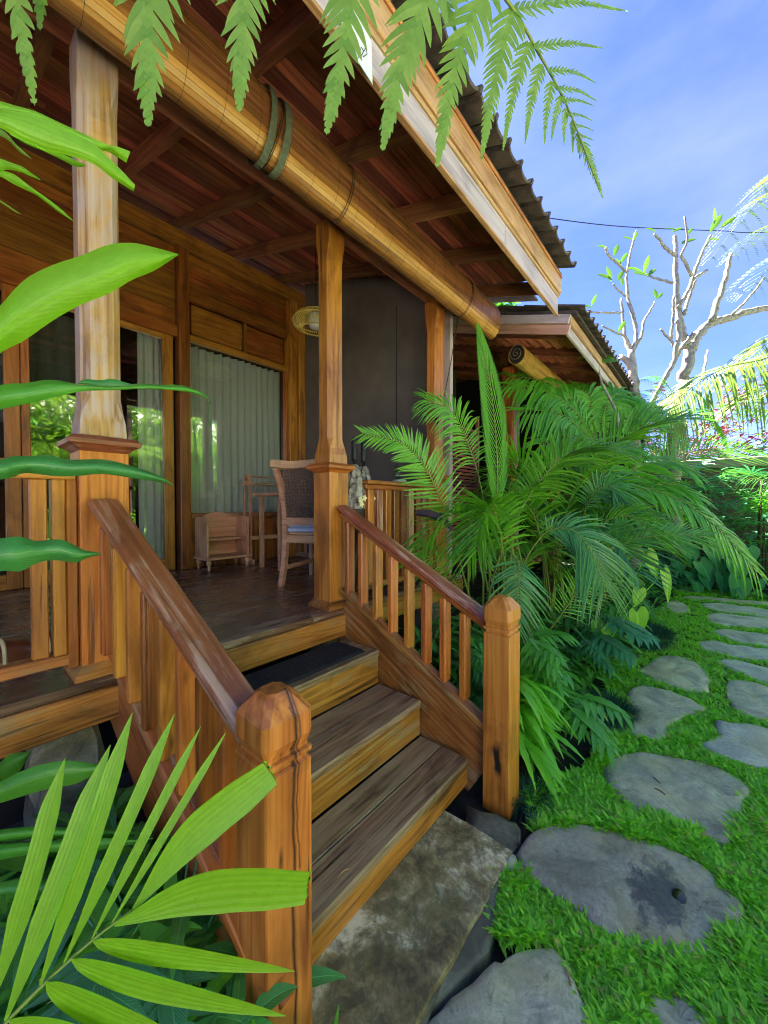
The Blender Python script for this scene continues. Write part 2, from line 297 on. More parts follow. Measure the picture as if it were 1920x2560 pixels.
M['lf_sunfern'] = leaf('sunlit fern', (.13, .30, .03), (.26, .46, .07), .4, .4)
M['stem'] = leaf('yellow green stem', (.16, .24, .03), (.26, .34, .05), .1, .4)
M['stemdark'] = leaf('brown green stem', (.05, .09, .02), (.10, .14, .03), .1, .5)
def glassm(name, f0, tint=(1, 1, 1)):
    m = bpy.data.materials.new(name); m.use_nodes = True; t = m.node_tree; t.nodes.clear()
    o = t.nodes.new('ShaderNodeOutputMaterial'); ms = t.nodes.new('ShaderNodeMixShader'); lw = N(t, 'ShaderNodeLayerWeight', i_Blend=.5)
    tr = t.nodes.new('ShaderNodeBsdfTransparent'); tr.inputs[0].default_value = (*tint, 1); gl = N(t, 'ShaderNodeBsdfGlossy', i_Roughness=.004)
    f = math_(t, 'ADD', math_(t, 'MULTIPLY', math_(t, 'POWER', lw.outputs['Facing'], 4.), 1-f0), f0)
    t.links.new(f, ms.inputs[0]); t.links.new(tr.outputs[0], ms.inputs[1]); t.links.new(gl.outputs[0], ms.inputs[2]); t.links.new(ms.outputs[0], o.inputs[0]); return m
M['glass'] = glassm('window glass', .13, (.95, .97, .95)); M['vaseglass'] = glassm('vase glass', .06, (.75, .85, .85))
def curtainm():
    m, t, b = nmat('sheer curtain cloth'); v, _ = objco(t); n = noise(t, v, 80, 3); c = mixc(t, n, (.78, .82, .72), (.88, .90, .84)); t.links.new(c, b.inputs['Base Color']); b.inputs['Roughness'].default_value = .9
    tr = t.nodes.new('ShaderNodeBsdfTranslucent'); t.links.new(c, tr.inputs[0]); ms = t.nodes.new('ShaderNodeMixShader'); ms.inputs[0].default_value = .35
    t.links.new(b.outputs[0], ms.inputs[1]); t.links.new(tr.outputs[0], ms.inputs[2]); t.links.new(ms.outputs[0], t.nodes['Material Output'].inputs[0]); return m
M['curtain'] = curtainm(); M['curtain_dark'] = plain('grey green drape', (.10, .12, .095), .9, 30, .2)
# ------------------------------------------------------------------ objects and meshes
WM = {}
def put(o, parent, Mw):
    WM[o.name] = Mw
    if parent is not None: o.parent = parent; o.matrix_basis = WM[parent.name].inverted() @ Mw
    else: o.matrix_basis = Mw
    return o
def thing(name, label, cat, loc=(0, 0, 0), group=None):
    o = bpy.data.objects.new(name, None); COL.objects.link(o); o.empty_display_size = .1
    o['label'] = label; o['category'] = cat
    if group: o['group'] = group
    return put(o, None, Matrix.Translation(Vector(loc)))
def tag(o, label, cat, group=None):
    o['label'] = label; o['category'] = cat
    if group: o['group'] = group
    return o
class MB:
    def __init__(s): s.V = []; s.F = []; s.U = []; s.n = 0
    def add(s, V, F, U=None):
        V = np.asarray(V, float).reshape(-1, 3); s.V.append(V)
        s.U.append(np.asarray(U, float).reshape(-1, 2) if U is not None else np.zeros((len(V), 2)))
        n = s.n; s.F += [tuple(i+n for i in f) for f in F]; s.n += len(V)
    def box(s, lo, hi):
        (a, b, c), (d, e, f) = lo, hi
        V = [(x, y, z) for x in (a, d) for y in (b, e) for z in (c, f)]
        s.add(V, [(0, 1, 3, 2), (4, 6, 7, 5), (0, 4, 5, 1), (2, 3, 7, 6), (0, 2, 6, 4), (1, 5, 7, 3)])
    def build(s, name, mat, parent=None, smooth=False, origin=None):
        V = np.concatenate(s.V); U = np.concatenate(s.U)
        o0 = np.array(origin) if origin is not None else np.array([(V[:, 0].min()+V[:, 0].max())/2, (V[:, 1].min()+V[:, 1].max())/2, V[:, 2].min()])
        me = bpy.data.meshes.new(name); me.from_pydata((V-o0).tolist(), [], s.F)
        uvl = me.uv_layers.new(name='UVMap'); li = np.empty(len(me.loops), np.int32); me.loops.foreach_get('vertex_index', li)
        uvl.data.foreach_set('uv', U[li].ravel())
        if smooth: me.polygons.foreach_set('use_smooth', np.ones(len(me.polygons), bool))
        me.materials.append(M[mat] if isinstance(mat, str) else mat); me.update()
        o = bpy.data.objects.new(name, me); COL.objects.link(o)
        return put(o, parent, Matrix.Translation(Vector(o0)))
def structure(o, kind='structure'): o['kind'] = kind; return o
_bc = {}
def bmesh_box(l, w_, h, b, mat):
    mat = {'teakZ': 'teak', 'wallwoodZ': 'wallwood', 'newelR': 'teak_worn'}.get(mat, mat)
    k = (round(l, 4), round(w_, 4), round(h, 4), b, mat)
    if k in _bc: return _bc[k]
    b = min(b, l*.3, w_*.3, h*.3); V = []; idx = {}
    for sx in (-1, 1):
        for sy in (-1, 1):
            for sz in (-1, 1):
                c = (sx*l/2, sy*w_/2, sz*h/2)
                for a in range(3):
                    p = list(c)
                    for q in range(3):
                        if q != a: p[q] -= math.copysign(b, p[q])
                    idx[(sx, sy, sz, a)] = len(V); V.append(p)
    F = []
    for a in range(3):
        o1, o2 = [q for q in range(3) if q != a]
        for s in (-1, 1):
            f = []
            for (p, q) in ((-1, -1), (1, -1), (1, 1), (-1, 1)):
                k3 = [0, 0, 0]; k3[a] = s; k3[o1] = p; k3[o2] = q; f.append(idx[(*k3, a)])
            if (s < 0) != (a == 1): f.reverse()
            F.append(f)
        for (p, q) in ((-1, -1), (1, -1), (1, 1), (-1, 1)):   # edges running along axis a
            k1 = [0, 0, 0]; k1[o1] = p; k1[o2] = q; k2 = list(k1); k1[a] = -1; k2[a] = 1
            F.append([idx[(*k1, o1)], idx[(*k2, o1)], idx[(*k2, o2)], idx[(*k1, o2)]])
    for sx in (-1, 1):
        for sy in (-1, 1):
            for sz in (-1, 1): F.append([idx[(sx, sy, sz, a)] for a in range(3)])
    me = bpy.data.meshes.new('board'); me.from_pydata(V, [], F)
    import bmesh as bm_; bm = bm_.new(); bm.from_mesh(me); bm_.ops.recalc_face_normals(bm, faces=bm.faces); bm.to_mesh(me); bm.free()
    me.materials.append(M[mat]); _bc[k] = me; return me
def board(name, p0, p1, w_, h, mat, parent=None, up=(0, 0, 1), b=.003):
    p0 = Vector(p0); p1 = Vector(p1); X = (p1-p0); l = X.length; X.normalize()
    Y = Vector(up).cross(X)
    if Y.length < 1e-4: Y = Vector((0, 1, 0)).cross(X)
    Y.normalize(); Z = X.cross(Y)
    Mw = Matrix((X, Y, Z)).transposed().to_4x4(); Mw.translation = (p0+p1)/2
    o = bpy.data.objects.new(name, bmesh_box(l, w_, h, b, mat)); COL.objects.link(o)
    return put(o, parent, Mw)
def bx(name, lo, hi, mat, parent=None, b=.003, ax=None):
    """box between two corners; long axis becomes the grain axis"""
    lo = Vector(lo); hi = Vector(hi); d = hi-lo; c = (lo+hi)/2
    a = ax if ax is not None else max(range(3), key=lambda i: d[i])
    h = Vector((0, 0, 0)); h[a] = d[a]/2
    if a == 2: return board(name, c-h, c+h, d[1], d[0], mat, parent, up=(1, 0, 0), b=b)
    if a == 0: return board(name, c-h, c+h, d[1], d[2], mat, parent, b=b)
    return board(name, c-h, c+h, d[0], d[2], mat, parent, b=b)
def nrm(v): v = np.asarray(v, float); return v/max(1e-9, np.linalg.norm(v))
def spline(P, n):
    P = np.asarray(P, float)
    if len(P) == 2: return P[0]+(P[1]-P[0])*np.linspace(0, 1, n)[:, None]
    Q = np.vstack([2*P[0]-P[1], P, 2*P[-1]-P[-2]]); m = len(P)-1; out = []
    for t in np.linspace(0, m, n):
        i = min(int(t), m-1); f = t-i; a, b_, c, d = Q[i:i+4]
        out.append(.5*((2*b_)+(-a+c)*f+(2*a-5*b_+4*c-d)*f*f+(-a+3*b_-3*c+d)*f**3))
    return np.array(out)
def tube(mb, P, r, k=6, closed_end=True):
    P = np.asarray(P, float); n = len(P); r = np.broadcast_to(r, (n,)) if np.ndim(r) else np.full(n, r)
    T = np.gradient(P, axis=0); T /= np.maximum(1e-9, np.linalg.norm(T, axis=1))[:, None]
    ref = np.array([0, 0, 1.]) if abs(T[0][2]) < .9 else np.array([1., 0, 0]); V = []; U = []
    A = nrm(np.cross(T[0], ref))
    for i in range(n):
        A = nrm(A-T[i]*(A@T[i])); B = np.cross(T[i], A)
        for j in range(k):
            a = 2*math.pi*j/k; V.append(P[i]+(A*math.cos(a)+B*math.sin(a))*r[i]); U.append((j/k, i/(n-1)))
    F = [(i*k+j, i*k+(j+1) % k, (i+1)*k+(j+1) % k, (i+1)*k+j) for i in range(n-1) for j in range(k)]
    if closed_end: F += [tuple(range(k))[::-1], tuple((n-1)*k+j for j in range(k))]
    mb.add(V, F, U)
def lathe(mb, c, prof, k=16, sx=1, sy=1):
    V = []; F = []
    for (r, z) in prof:
        for j in range(k): a = 2*math.pi*j/k; V.append((c[0]+r*math.cos(a)*sx, c[1]+r*math.sin(a)*sy, c[2]+z))
    for i in range(len(prof)-1):
        for j in range(k): F.append((i*k+j, i*k+(j+1) % k, (i+1)*k+(j+1) % k, (i+1)*k+j))
    F.append(tuple(range(k))[::-1]); F.append(tuple((len(prof)-1)*k+j for j in range(k))); mb.add(V, F)
def octpost(mb, c, rows):
    """stack of square sections with chamfered corners; rows = (z, half x, half y, chamfer)"""
    V = []; F = []
    for (z, a, b_, ch) in rows:
        ch = max(ch, .0006)
        for (x, y) in ((-a+ch, -b_), (a-ch, -b_), (a, -b_+ch), (a, b_-ch), (a-ch, b_), (-a+ch, b_), (-a, b_-ch), (-a, -b_+ch)): V.append((c[0]+x, c[1]+y, z))
    for i in range(len(rows)-1):
        for j in range(8): F.append((i*8+j, i*8+(j+1) % 8, (i+1)*8+(j+1) % 8, (i+1)*8+j))
    F.append(tuple(range(8))[::-1]); F.append(tuple((len(rows)-1)*8+j for j in range(8))); mb.add(V, F)
PROF = {'palm': lambda t: np.minimum(1, (t/.15+.12)**.7)*np.maximum(0, 1-t)**.55*1.05,
        'lance': lambda t: np.sin(np.pi*np.clip(t, 0, 1)**.85)**.85,
        'grass': lambda t: np.minimum(1, t/.2+.5)*np.maximum(0, 1-t)**.6,
        'cut': lambda t: np.minimum(1, (t/.45)**.8+.05)*(1-.35*np.maximum(0, t-.6)/.4),
        'ovate': lambda t: np.sin(np.pi*np.clip(t, 0, 1)**.65)**.9,
        'wavy': lambda t: np.sin(np.pi*np.clip(t, 0, 1)**.8)**.8*(1+.16*np.sin(t*34))}
def strip(mb, P, W, nref, fold=.25, twist=0.):
    P = np.asarray(P, float); n = len(P); T = np.gradient(P, axis=0); T /= np.maximum(1e-9, np.linalg.norm(T, axis=1))[:, None]
    Sd = np.cross(T, np.asarray(nref, float)); Sd /= np.maximum(1e-9, np.linalg.norm(Sd, axis=1))[:, None]; Nn = np.cross(Sd, T)
    t = np.linspace(0, 1, n)
    if twist: a = (twist*t)[:, None]; Sd, Nn = Sd*np.cos(a)+Nn*np.sin(a), Nn*np.cos(a)-Sd*np.sin(a)
    Wd = np.asarray(W)[:, None]/2
    Lf = P-Sd*Wd+Nn*Wd*fold; Rt = P+Sd*Wd+Nn*Wd*fold
    V = np.stack([Lf, P, Rt], 1).reshape(-1, 3); U = np.stack([np.tile([0, .5, 1.], n), np.repeat(t, 3)], 1)
    F = []
    for i in range(n-1): a = 3*i; F += [(a, a+1, a+4, a+3), (a+1, a+2, a+5, a+4)]
    mb.add(V, F, U)
def blade(mb, p0, d, nref, L_, W, droop=.2, fold=.25, n=5, prof='palm', twist=0., bend=0.):
    t = np.linspace(0, 1, n); p0 = np.asarray(p0, float); d = nrm(d)
    P = p0+np.outer(t*L_, d)+np.outer(t*t*L_*droop, (0, 0, -1.))+np.outer(t*t*L_*bend, nrm(np.cross(d, nref)))
    tt = t.copy(); 
    if prof not in ('palm', 'grass', 'cut'): tt = np.clip(t, .015, .985)
    strip(mb, P, W*PROF[prof](tt), nref, fold, twist)
def frond(mb, P, nref, n=34, ll=.3, lw=.02, ang=50, droop=.35, lift=.35, start=.22, stem=None, rr=.008, lp=None, jit=.08, seg=5, fold=.3, sides=(-1, 1), prof='palm'):
    """pinnate palm frond: rachis through P, leaflets in two ranks"""
    P = spline(P, 28); T = np.gradient(P, axis=0); T /= np.linalg.norm(T, axis=1)[:, None]
    (stem or mb) and tube(stem or mb, P, np.linspace(rr, rr*.25, 28), 5)
    for i in range(n):
        t = start+(1-start)*(i+.5)/n; f = t*27; a = min(int(f), 26); q = f-a; p = P[a]*(1-q)+P[a+1]*q; tg = nrm(T[a]*(1-q)+T[a+1]*q)
        s = (t-start)/(1-start); l = ll*(lp(s) if lp else (.45+1.1*math.sin(math.pi*(.12+.8*s))**1.0*.62)); 
        for sd in sides:
            S_ = nrm(np.cross(tg, nref))*sd; Nn = nrm(np.cross(S_, tg))*sd
            an = R(ang*(1-.45*s)+random.uniform(-6, 6)); d = S_*math.sin(an)+tg*math.cos(an)+Nn*(lift+random.uniform(-jit, jit))
            blade(mb, p, d, Nn, l*random.uniform(.9, 1.08), lw*(.6+.6*math.sin(math.pi*min(1, s*.9+.1))), droop*random.uniform(.7, 1.3), fold, seg, prof, random.uniform(-.3, .3))
def pinna(mb, P, nref, hw, npn=18, wid=.55, ang=62, droop=0., simple=True, tipw=.12):
    """fern pinna: tiny pinnules along P; hw = half width"""
    P = spline(P, 12); T = np.gradient(P, axis=0); T /= np.maximum(1e-9, np.linalg.norm(T, axis=1))[:, None]
    ln = np.linalg.norm(np.diff(P, axis=0), axis=1).sum(); step = ln/npn
    strip(mb, P, np.linspace(max(.0012, hw*.07), .0008, 12), nref, 0)
    s = (np.arange(npn)+.3)/npn; f = s*11; a = np.minimum(f.astype(int), 10); q = (f-a)[:, None]
    B = P[a]*(1-q)+P[a+1]*q; Tg = T[a]; l = hw*np.minimum(1, .55+s*1.8)*np.maximum(0, 1-s)**.75*1.25+hw*.02
    wd = step*wid
    for sd in (-1, 1):
        Sv = np.cross(Tg, nref)*sd; Sv /= np.maximum(1e-9, np.linalg.norm(Sv, axis=1))[:, None]
        an = np.radians(ang-18*s)[:, None]; D = Sv*np.sin(an)+Tg*np.cos(an)
        tip = B+D*l[:, None]+np.array([0, 0, -1])*droop*l[:, None]+Tg*(l*.12)[:, None]
        h = wd*(.55+.45*(1-s))
        b0 = B-Tg*(h*.5)[:, None]; b1 = B+Tg*(h*.5)[:, None]; m0 = B+D*(l*.6)[:, None]-Tg*(h*.42)[:, None]; m1 = B+D*(l*.55)[:, None]+Tg*(h*.42)[:, None]
        V = np.stack([b0, m0, tip, m1, b1], 1).reshape(-1, 3); U = np.tile([[.4, 0], [.2, .5], [.5, 1], [.8, .5], [.6, 0]], (npn, 1))
        mb.add(V, [tuple(range(5*i, 5*i+5)) for i in range(npn)], U)
def fern(mb, P, nref, n=20, pl=.25, hw=.03, npn=14, ang=68, droop=.12, start=.15, rr=.006, stem=None):
    """bipinnate tree fern frond"""
    P = spline(P, 24); T = np.gradient(P, axis=0); T /= np.linalg.norm(T, axis=1)[:, None]
    tube(stem or mb, P, np.linspace(rr, rr*.2, 24), 5)
    for i in range(n):
        t = start+(1-start)*(i+.5)/n; f = t*23; a = min(int(f), 22); q = f-a; p = P[a]*(1-q)+P[a+1]*q; tg = T[a]; s = (t-start)/(1-start)
        l = pl*max(0,math.sin(math.pi*(.16+.8*s)))**.9+pl*.04
        for sd in (-1, 1):
            S_ = nrm(np.cross(tg, nref))*sd; an = R(ang-25*s); d = nrm(S_*math.sin(an)+tg*math.cos(an))
            Q = [p, p+d*l*.5+np.array([0, 0, -1])*l*droop*.25, p+d*l+tg*l*.08+np.array([0, 0, -1])*l*droop]
            pinna(mb, Q, nref, hw*(.45+.6*math.sin(math.pi*min(1, .15+.85*s*.9))), npn, .6)
def lobed(mb, p, d, nref, L_, lobes=5, wid=.11, droop=.25, spread=1.0):
    d = nrm(d); Sd = nrm(np.cross(d, nref)); blade(mb, p, d, nref, L_, L_*.30, droop, .15, 6, 'lance')
    for i in range(lobes):
        t = .10+.68*i/(lobes-1); q = p+d*L_*t+np.array([0, 0, -1])*droop*L_*t*t
        for sd in (-1, 1):
            an = R(78-42*t+random.uniform(-6, 6)); dd = Sd*sd*math.sin(an)+d*math.cos(an)+np.array([0, 0, -1])*droop*t*1.3
            blade(mb, q, dd, nref, L_*(.62-.30*t)*spread, L_*wid, droop*.8, .2, 4, 'lance', bend=.12*sd)
def heart(mb, p, d, nref, L_, W):
    d = nrm(d); Sd = nrm(np.cross(d, nref)); n = nrm(np.cross(Sd, d)); out = [(0, -.0), (.22, -.20), (.42, -.16), (.52, .05), (.50, .28), (.38, .55), (.2, .8), (0, 1.02)]
    V = []; U = []
    for sx in (-1, 1):
        for (x, y) in out: V.append(p+Sd*sx*x*W+d*y*L_+n*(.12*abs(x)*W*2-.15*max(0, y)**2*L_)); U.append((.5+sx*x*.95, y))
    m = len(out); V += [p+d*L_*.35]; F = []; U += [(.5, .35)]
    for k in range(2):
        for i in range(m-1): f = (k*m+i, k*m+i+1, 2*m); F.append(f if k else f[::-1])
    mb.add(V, F, U)
def poly_leaf(name, up, lo, d0, d1, mat, parent, bulge=.012, n=14, fold=None):
    """leaf between an upper and a lower outline (photo pixels) hung at depths d0..d1"""
    up = spline(np.array([(u, v, 0) for u, v in up], float), n)[:, :2]; lo = spline(np.array([(u, v, 0) for u, v in lo], float), n)[:, :2]; mb = MB(); V = []; U = []
    for i in range(n):
        d = d0+(d1-d0)*i/(n-1)
        for j in range(5):
            s = j/4; u, v = up[i]*(1-s)+lo[i]*s; q = d-bulge*math.sin(math.pi*s)+(fold or 0)*abs(s-.5)
            V.append(at(u, v, d=q)); U.append((s, i/(n-1)))
    F = [(i*5+j, i*5+j+1, i*5+j+6, i*5+j+5) for i in range(n-1) for j in range(4)]; mb.add(V, F, U); return mb.build(name, mat, parent, smooth=True)
def z1(p): return [(x*.42194, y*.42194) for x, y in p]
def z4(p): return [(x*.42194, 600+y*.42194) for x, y in p]
def z1b(p): return [(x*.42194, 1200+y*.42194) for x, y in p]
def z4b(p): return [(x*.42194, 1860+y*.42194) for x, y in p]
def z6b(p): return [(1220+x*.42194, 1860+y*.42194) for x, y in p]
def z3b(p): return [(1220+x*.42194, 1200+y*.42194) for x, y in p]
def z6(p): return [(1220+x*.42194, 600+y*.42194) for x, y in p]
def z3(p): return [(1220+x*.42194, y*.42194) for x, y in p]
# ------------------------------------------------------------------ setting: ground
g = MB(); g.add([(-400, -400, -.03), (400, -400, -.03), (400, 400, -.03), (-400, 400, -.03)], [(0, 1, 2, 3)])
structure(g.build('ground', 'soil', origin=(0, 0, -.03)))
# gently uneven turf sheet
g = MB(); nx, ny = 50, 40; V = []
for i in range(nx):
    for j in range(ny): V.append((.9+i*.3, -9.5+j*.26, -.012+.012*math.sin(i*1.7)*math.cos(j*1.3)))
keep = []
for i in range(nx-1):
    for j in range(ny-1):
        x, y = V[i*ny+j][:2]
        lim = .62-.0*x if x > 1.9 else .35*(x-.9)-.25
        if y+.26 < lim: keep.append((i*ny+j, (i+1)*ny+j, (i+1)*ny+j+1, i*ny+j+1))
g.add(V, keep); structure(g.build('lawn', 'turf', smooth=True))
g = MB(); g.box((-6, -3.7, -.02), (9.8, -1.75, .05)); structure(g.build('bounce_terrace', 'paving'))  # pale terrace added out of view to bounce sunlight up under the eaves
# ------------------------------------------------------------------ the wooden house
def zr(y): return 3.18+.308*(y-.97)
H = thing('wooden_house', 'golden teak veranda house with tiled eave, square pillars, plank wall and curtained window', 'house', (1.0, 2.8, 0))
XL, XR = -2.6, 3.38; YW = 4.0
# floor
y = 1.705; i = 0
while y < 3.99:
    wd = .135+.02*random.random(); y2 = min(y+wd, 3.995)
    xs = -2.5+random.uniform(0, .8)
    cuts = [-2.5, random.uniform(-.9, .6), random.uniform(1.3, 2.3), 3.1]
    for a, b_ in zip(cuts[:-1], cuts[1:]): bx('floor_board', (a+.0015, y+.001, .705), (b_-.0015, y2-.0015, .74), 'floor', H, .002)
    y = y2; i += 1
bx('floor_beam', (-2.5, 1.69, .575), (3.1, 1.75, .704), 'teak_worn', H, .006)
bx('floor_beam', (-2.5, 2.9, .50), (3.1, 3.0, .702), 'rafter', H)
bx('end_beam', (3.0, 1.752, .56), (3.1, 3.99, .703), 'rafter', H)
# pillars
PX = [.322, 1.529, 2.735, -.885]
for k, x0 in enumerate(PX):
    wq = .157; c = (x0+wq/2, 1.744+wq/2, 0); h = wq/2
    p = MB(); octpost(p, (c[0], c[1], 0), [(.785, h, h, .004), (1.586, h, h, .004)])
    P_ = p.build('pillar', 'teakZ', H, origin=(c[0], c[1], .74))
    q = MB(); octpost(q, c, [(.74, h+.026, h+.026, .003), (.762, h+.026, h+.026, .004), (.785, h+.002, h+.002, .003), (.79, h+.001, h+.001, .003)]); q.build('base_moulding', 'teak_worn', P_)
    q = MB(); octpost(q, c, [(1.587, h-.002, h-.002, .003), (1.592, h+.004, h+.004, .003), (1.605, h+.018, h+.018, .003), (1.612, h+.034, h+.034, .003), (1.628, h+.036, h+.036, .005), (1.642, h+.02, h+.02, .003), (1.646, h-.02, h-.02, .003)]); q.build('capital', 'rail' if k == 0 else 'teak', P_)
    s = .064; q = MB()
    octpost(q, c, [(1.647, s+.01, s+.01, .001), (1.70, s+.008, s+.008, .002), (1.74, s+.002, s+.002, .005), (1.80, s, s, .026), (2.9, s, s, .027), (3.02, s, s, .004), (3.14, s, s, .001)])
    q.build('shaft', 'shaft' if k in (0, 3) else 'teakZ', P_)
# ring beam on the pillars, wall beam
bx('ring_beam', (XL, 1.765, 3.141), (3.02, 1.88, 3.30), 'rafter', H, .006)
bx('wall_beam', (XL, 3.955, 3.93), (3.1, 4.06, 4.09), 'wallwood', H, .006)
bx('end_tie_beam', (3.03, 1.80, 3.20), (3.10, 3.954, 3.32), 'rafter', H)
# rafters and ceiling boards
for k in range(-7, 5):
    x = 1.586-.03+.6*k*1.0
    if x < XL+.1 or x > XR-.05: continue
    o = board('rafter', (x, .99, zr(.99)+.05), (x, 4.3, zr(4.3)+.05), .055, .10, 'rafter', H, b=.004)
y = .93; sl = math.atan(.308)
while y < 4.3:
    wd = random.uniform(.085, .11); yc = y+wd/2
    for a, b_ in ((XL, 0.2+random.uniform(-.5, .5)), (None, XR)):
        if a is None: a = last
        last = b_
        o = board('ceiling_board', (a+.002, yc, zr(yc)+.112+random.uniform(0, .004)), (b_-.002, yc, zr(yc)+.112), wd/math.cos(sl)-.004, .016, 'ceil', H, up=(0, -math.sin(sl), math.cos(sl)), b=.0015)
    y += wd
# roof slab (both slopes) above the boards, with ridge: blocks the sun
rf = MB(); YR = 6.9
def rz(y): return zr(y)+.135
rf.add([(XL-3, .945, rz(.945)), (XR+.02, .945, rz(.945)), (XR+.02, YR, rz(YR)), (XL-3, YR, rz(YR)), (XR+.02, 2*YR-.9, rz(.88)), (XL-3, 2*YR-.9, rz(.88)),
        (XL-3, .945, rz(.945)+.02), (XR+.02, .945, rz(.945)+.02), (XR+.02, YR, rz(YR)+.02), (XL-3, YR, rz(YR)+.02), (XR+.02, 2*YR-.9, rz(.88)+.02), (XL-3, 2*YR-.9, rz(.88)+.02)],
       [(0, 3, 2, 1), (3, 5, 4, 2), (6, 7, 8, 9), (9, 8, 10, 11), (0, 1, 7, 6), (1, 2, 8, 7), (2, 4, 10, 8), (0, 6, 9, 3), (3, 9, 11, 5)])
RF = rf.build('roof', 'tile', H)
def tile_mesh(wd=.18, ln=.30):
    V = []; F = []; prof = [(-.5, .020), (-.42, .024), (-.34, .014), (-.2, .003), (0, .0), (.2, .003), (.34, .014), (.43, .026), (.5, .022), (.54, .010)]
    n = len(prof)
    for yy, dz in ((0, 0), (ln, 0)):
        for t_ in (0, .014):
            for (a, z) in prof: V.append((a*wd, yy, z+t_-.0))
    for q in (0,):
        for i in range(n-1):
            F += [(i+1, i, 2*n+i, 2*n+i+1), (n+i, n+i+1, 3*n+i+1, 3*n+i), (i, i+1, n+i+1, n+i)]
    F += [(0, n, 3*n, 2*n), (n-1, 3*n-1, 4*n-1, 2*n-1)]
    # a raised nib at the lower corner of the roll
    b0 = len(V)
    for x in (.40*wd, .50*wd):
        for yy in (-.010, .02):
            for z in (.015, .046): V.append((x, yy, z))
    F += [tuple(b0+i for i in f) for f in [(0, 1, 3, 2), (4, 6, 7, 5), (0, 4, 5, 1), (2, 3, 7, 6), (1, 5, 7, 3), (0, 2, 6, 4)]]
    me = bpy.data.meshes.new('roof_tile'); me.from_pydata(V, [], F); me.materials.append(M['tile']); return me
fl = MB(); fl.box((XR+.021, 1.3, 0), (3.86, 1.301, .001)); fl = MB()
fl.add([(XR+.021, 1.3, rz(1.3)+.002), (3.88, 1.3, rz(1.3)+.002), (3.88, YR, rz(YR)+.002), (XR+.021, YR, rz(YR)+.002), (XR+.021, 1.3, rz(1.3)+.022), (3.88, 1.3, rz(1.3)+.022), (3.88, YR, rz(YR)+.022), (XR+.021, YR, rz(YR)+.022)], [(0, 3, 2, 1), (4, 5, 6, 7), (0, 1, 5, 4), (1, 2, 6, 5), (2, 3, 7, 6), (3, 0, 4, 7)]); fl.build('gap_sun_blocker', 'tile', H)  # sheet added over the gap between the roofs to block a sun patch
TM = tile_mesh()
def tiles(parent, x0, x1, y0, rows, zf):
    for r_ in range(rows):
        x = x0
        while x < x1:
            yy = y0+r_*.25
            rot = Matrix.Rotation(sl+R(2.5), 4, 'X') @ Matrix.Rotation(random.uniform(-.02, .02), 4, 'Z')
            Mw = Matrix.Translation((x, yy, zf(yy)+.030+random.uniform(0, .006))) @ rot
            o = bpy.data.objects.new('roof_tile', TM); COL.objects.link(o); put(o, parent, Mw); x += .168
tiles(H, -.6, XR+.02, .84, 4, rz)
# fascia: pale lower board, golden upper board, moulding strips and the board joint
bx('fascia_board', (XL, .967, 2.992), (2.283, .994, 3.128), 'fascia', H, .005)
bx('fascia_board', (2.287, .967, 2.992), (3.383, .994, 3.128), 'fascia', H, .005)
bx('fascia_moulding', (XL, .958, 3.129), (3.388, .994, 3.150), 'fascia_gold', H, .004)
bx('fascia_moulding', (XL, .962, 2.978), (3.386, .990, 2.991), 'fascia_gold', H, .003)
bx('fascia_board', (XL, .943, 3.152), (3.392, .972, 3.285), 'fascia_gold', H, .006)
for a, b_, m_ in ((2.99, 3.285, 'fascia'),):
    dz = .308*(4.3-.97)
    board('barge_board', (3.40, 1.0, 3.235), (3.40, 4.3, 3.235+dz), .02, .11, 'rafter', H)
# wall: posts, boards, window and doors
bx('wall_post', (1.515, 3.93, .742), (1.602, 4.06, 3.929), 'wallwoodZ', H, .008)
bx('post_strip', (1.603, 3.965, .742), (1.628, 4.03, 3.929), 'teakZ', H, .004)
bx('corner_post', (2.80, 3.93, .742), (2.92, 4.06, 3.929), 'teakZ', H, .008)
bx('corner_post', (2.922, 3.90, .742), (3.06, 4.06, 3.928), 'teakZ', H, .008)
bx('post_strip', (2.765, 3.965, .742), (2.797, 4.03, 3.04), 'teakZ', H, .004)
def planks(x0, x1, z0, z1_, y_, wdt=.155, lean=.012):
    z = z0
    while z < z1_-.01:
        z2 = min(z+wdt, z1_)
        if z1_-z2 < .05: z2 = z1_
        bx('wall_plank', (x0, y_+random.uniform(0, .006), z), (x1, y_+.03, z2-.004), 'wallwood', H, .006); z = z2
planks(1.629, 2.795, 3.49, 3.928, 4.0)
bx('mid_rail', (1.629, 3.972, 3.445), (2.795, 4.03, 3.488), 'wallwood', H, .005)
bx('wall_panel', (1.66, 4.005, 3.13), (2.215, 4.03, 3.43), 'wallwood', H, .008); bx('wall_panel', (2.27, 4.005, 3.13), (2.765, 4.03, 3.43), 'wallwood', H, .008)
bx('panel_batten', (2.222, 3.978, 3.090), (2.262, 4.03, 3.443), 'wallwoodZ', H, .005)
bx('window_head', (1.629, 3.965, 3.045), (2.795, 4.04, 3.104), 'teak', H, .006)
bx('window_sill', (1.629, 3.955, 1.245), (2.763, 4.04, 1.302), 'rail', H, .006)
x = 1.629
while x < 2.79:
    bx('wainscot_board', (x, 3.99, .742), (min(x+.12, 2.796)-.003, 4.02, 1.243), 'wallwoodZ', H, .005); x += .12
Wd = bx('window', (1.629, 4.005, 1.304), (1.645, 4.035, 3.043), 'teakZ', H)
gl = MB(); gl.box((1.646, 4.018, 1.303), (2.764, 4.024, 3.044)); gl.build('pane', 'glass', Wd)
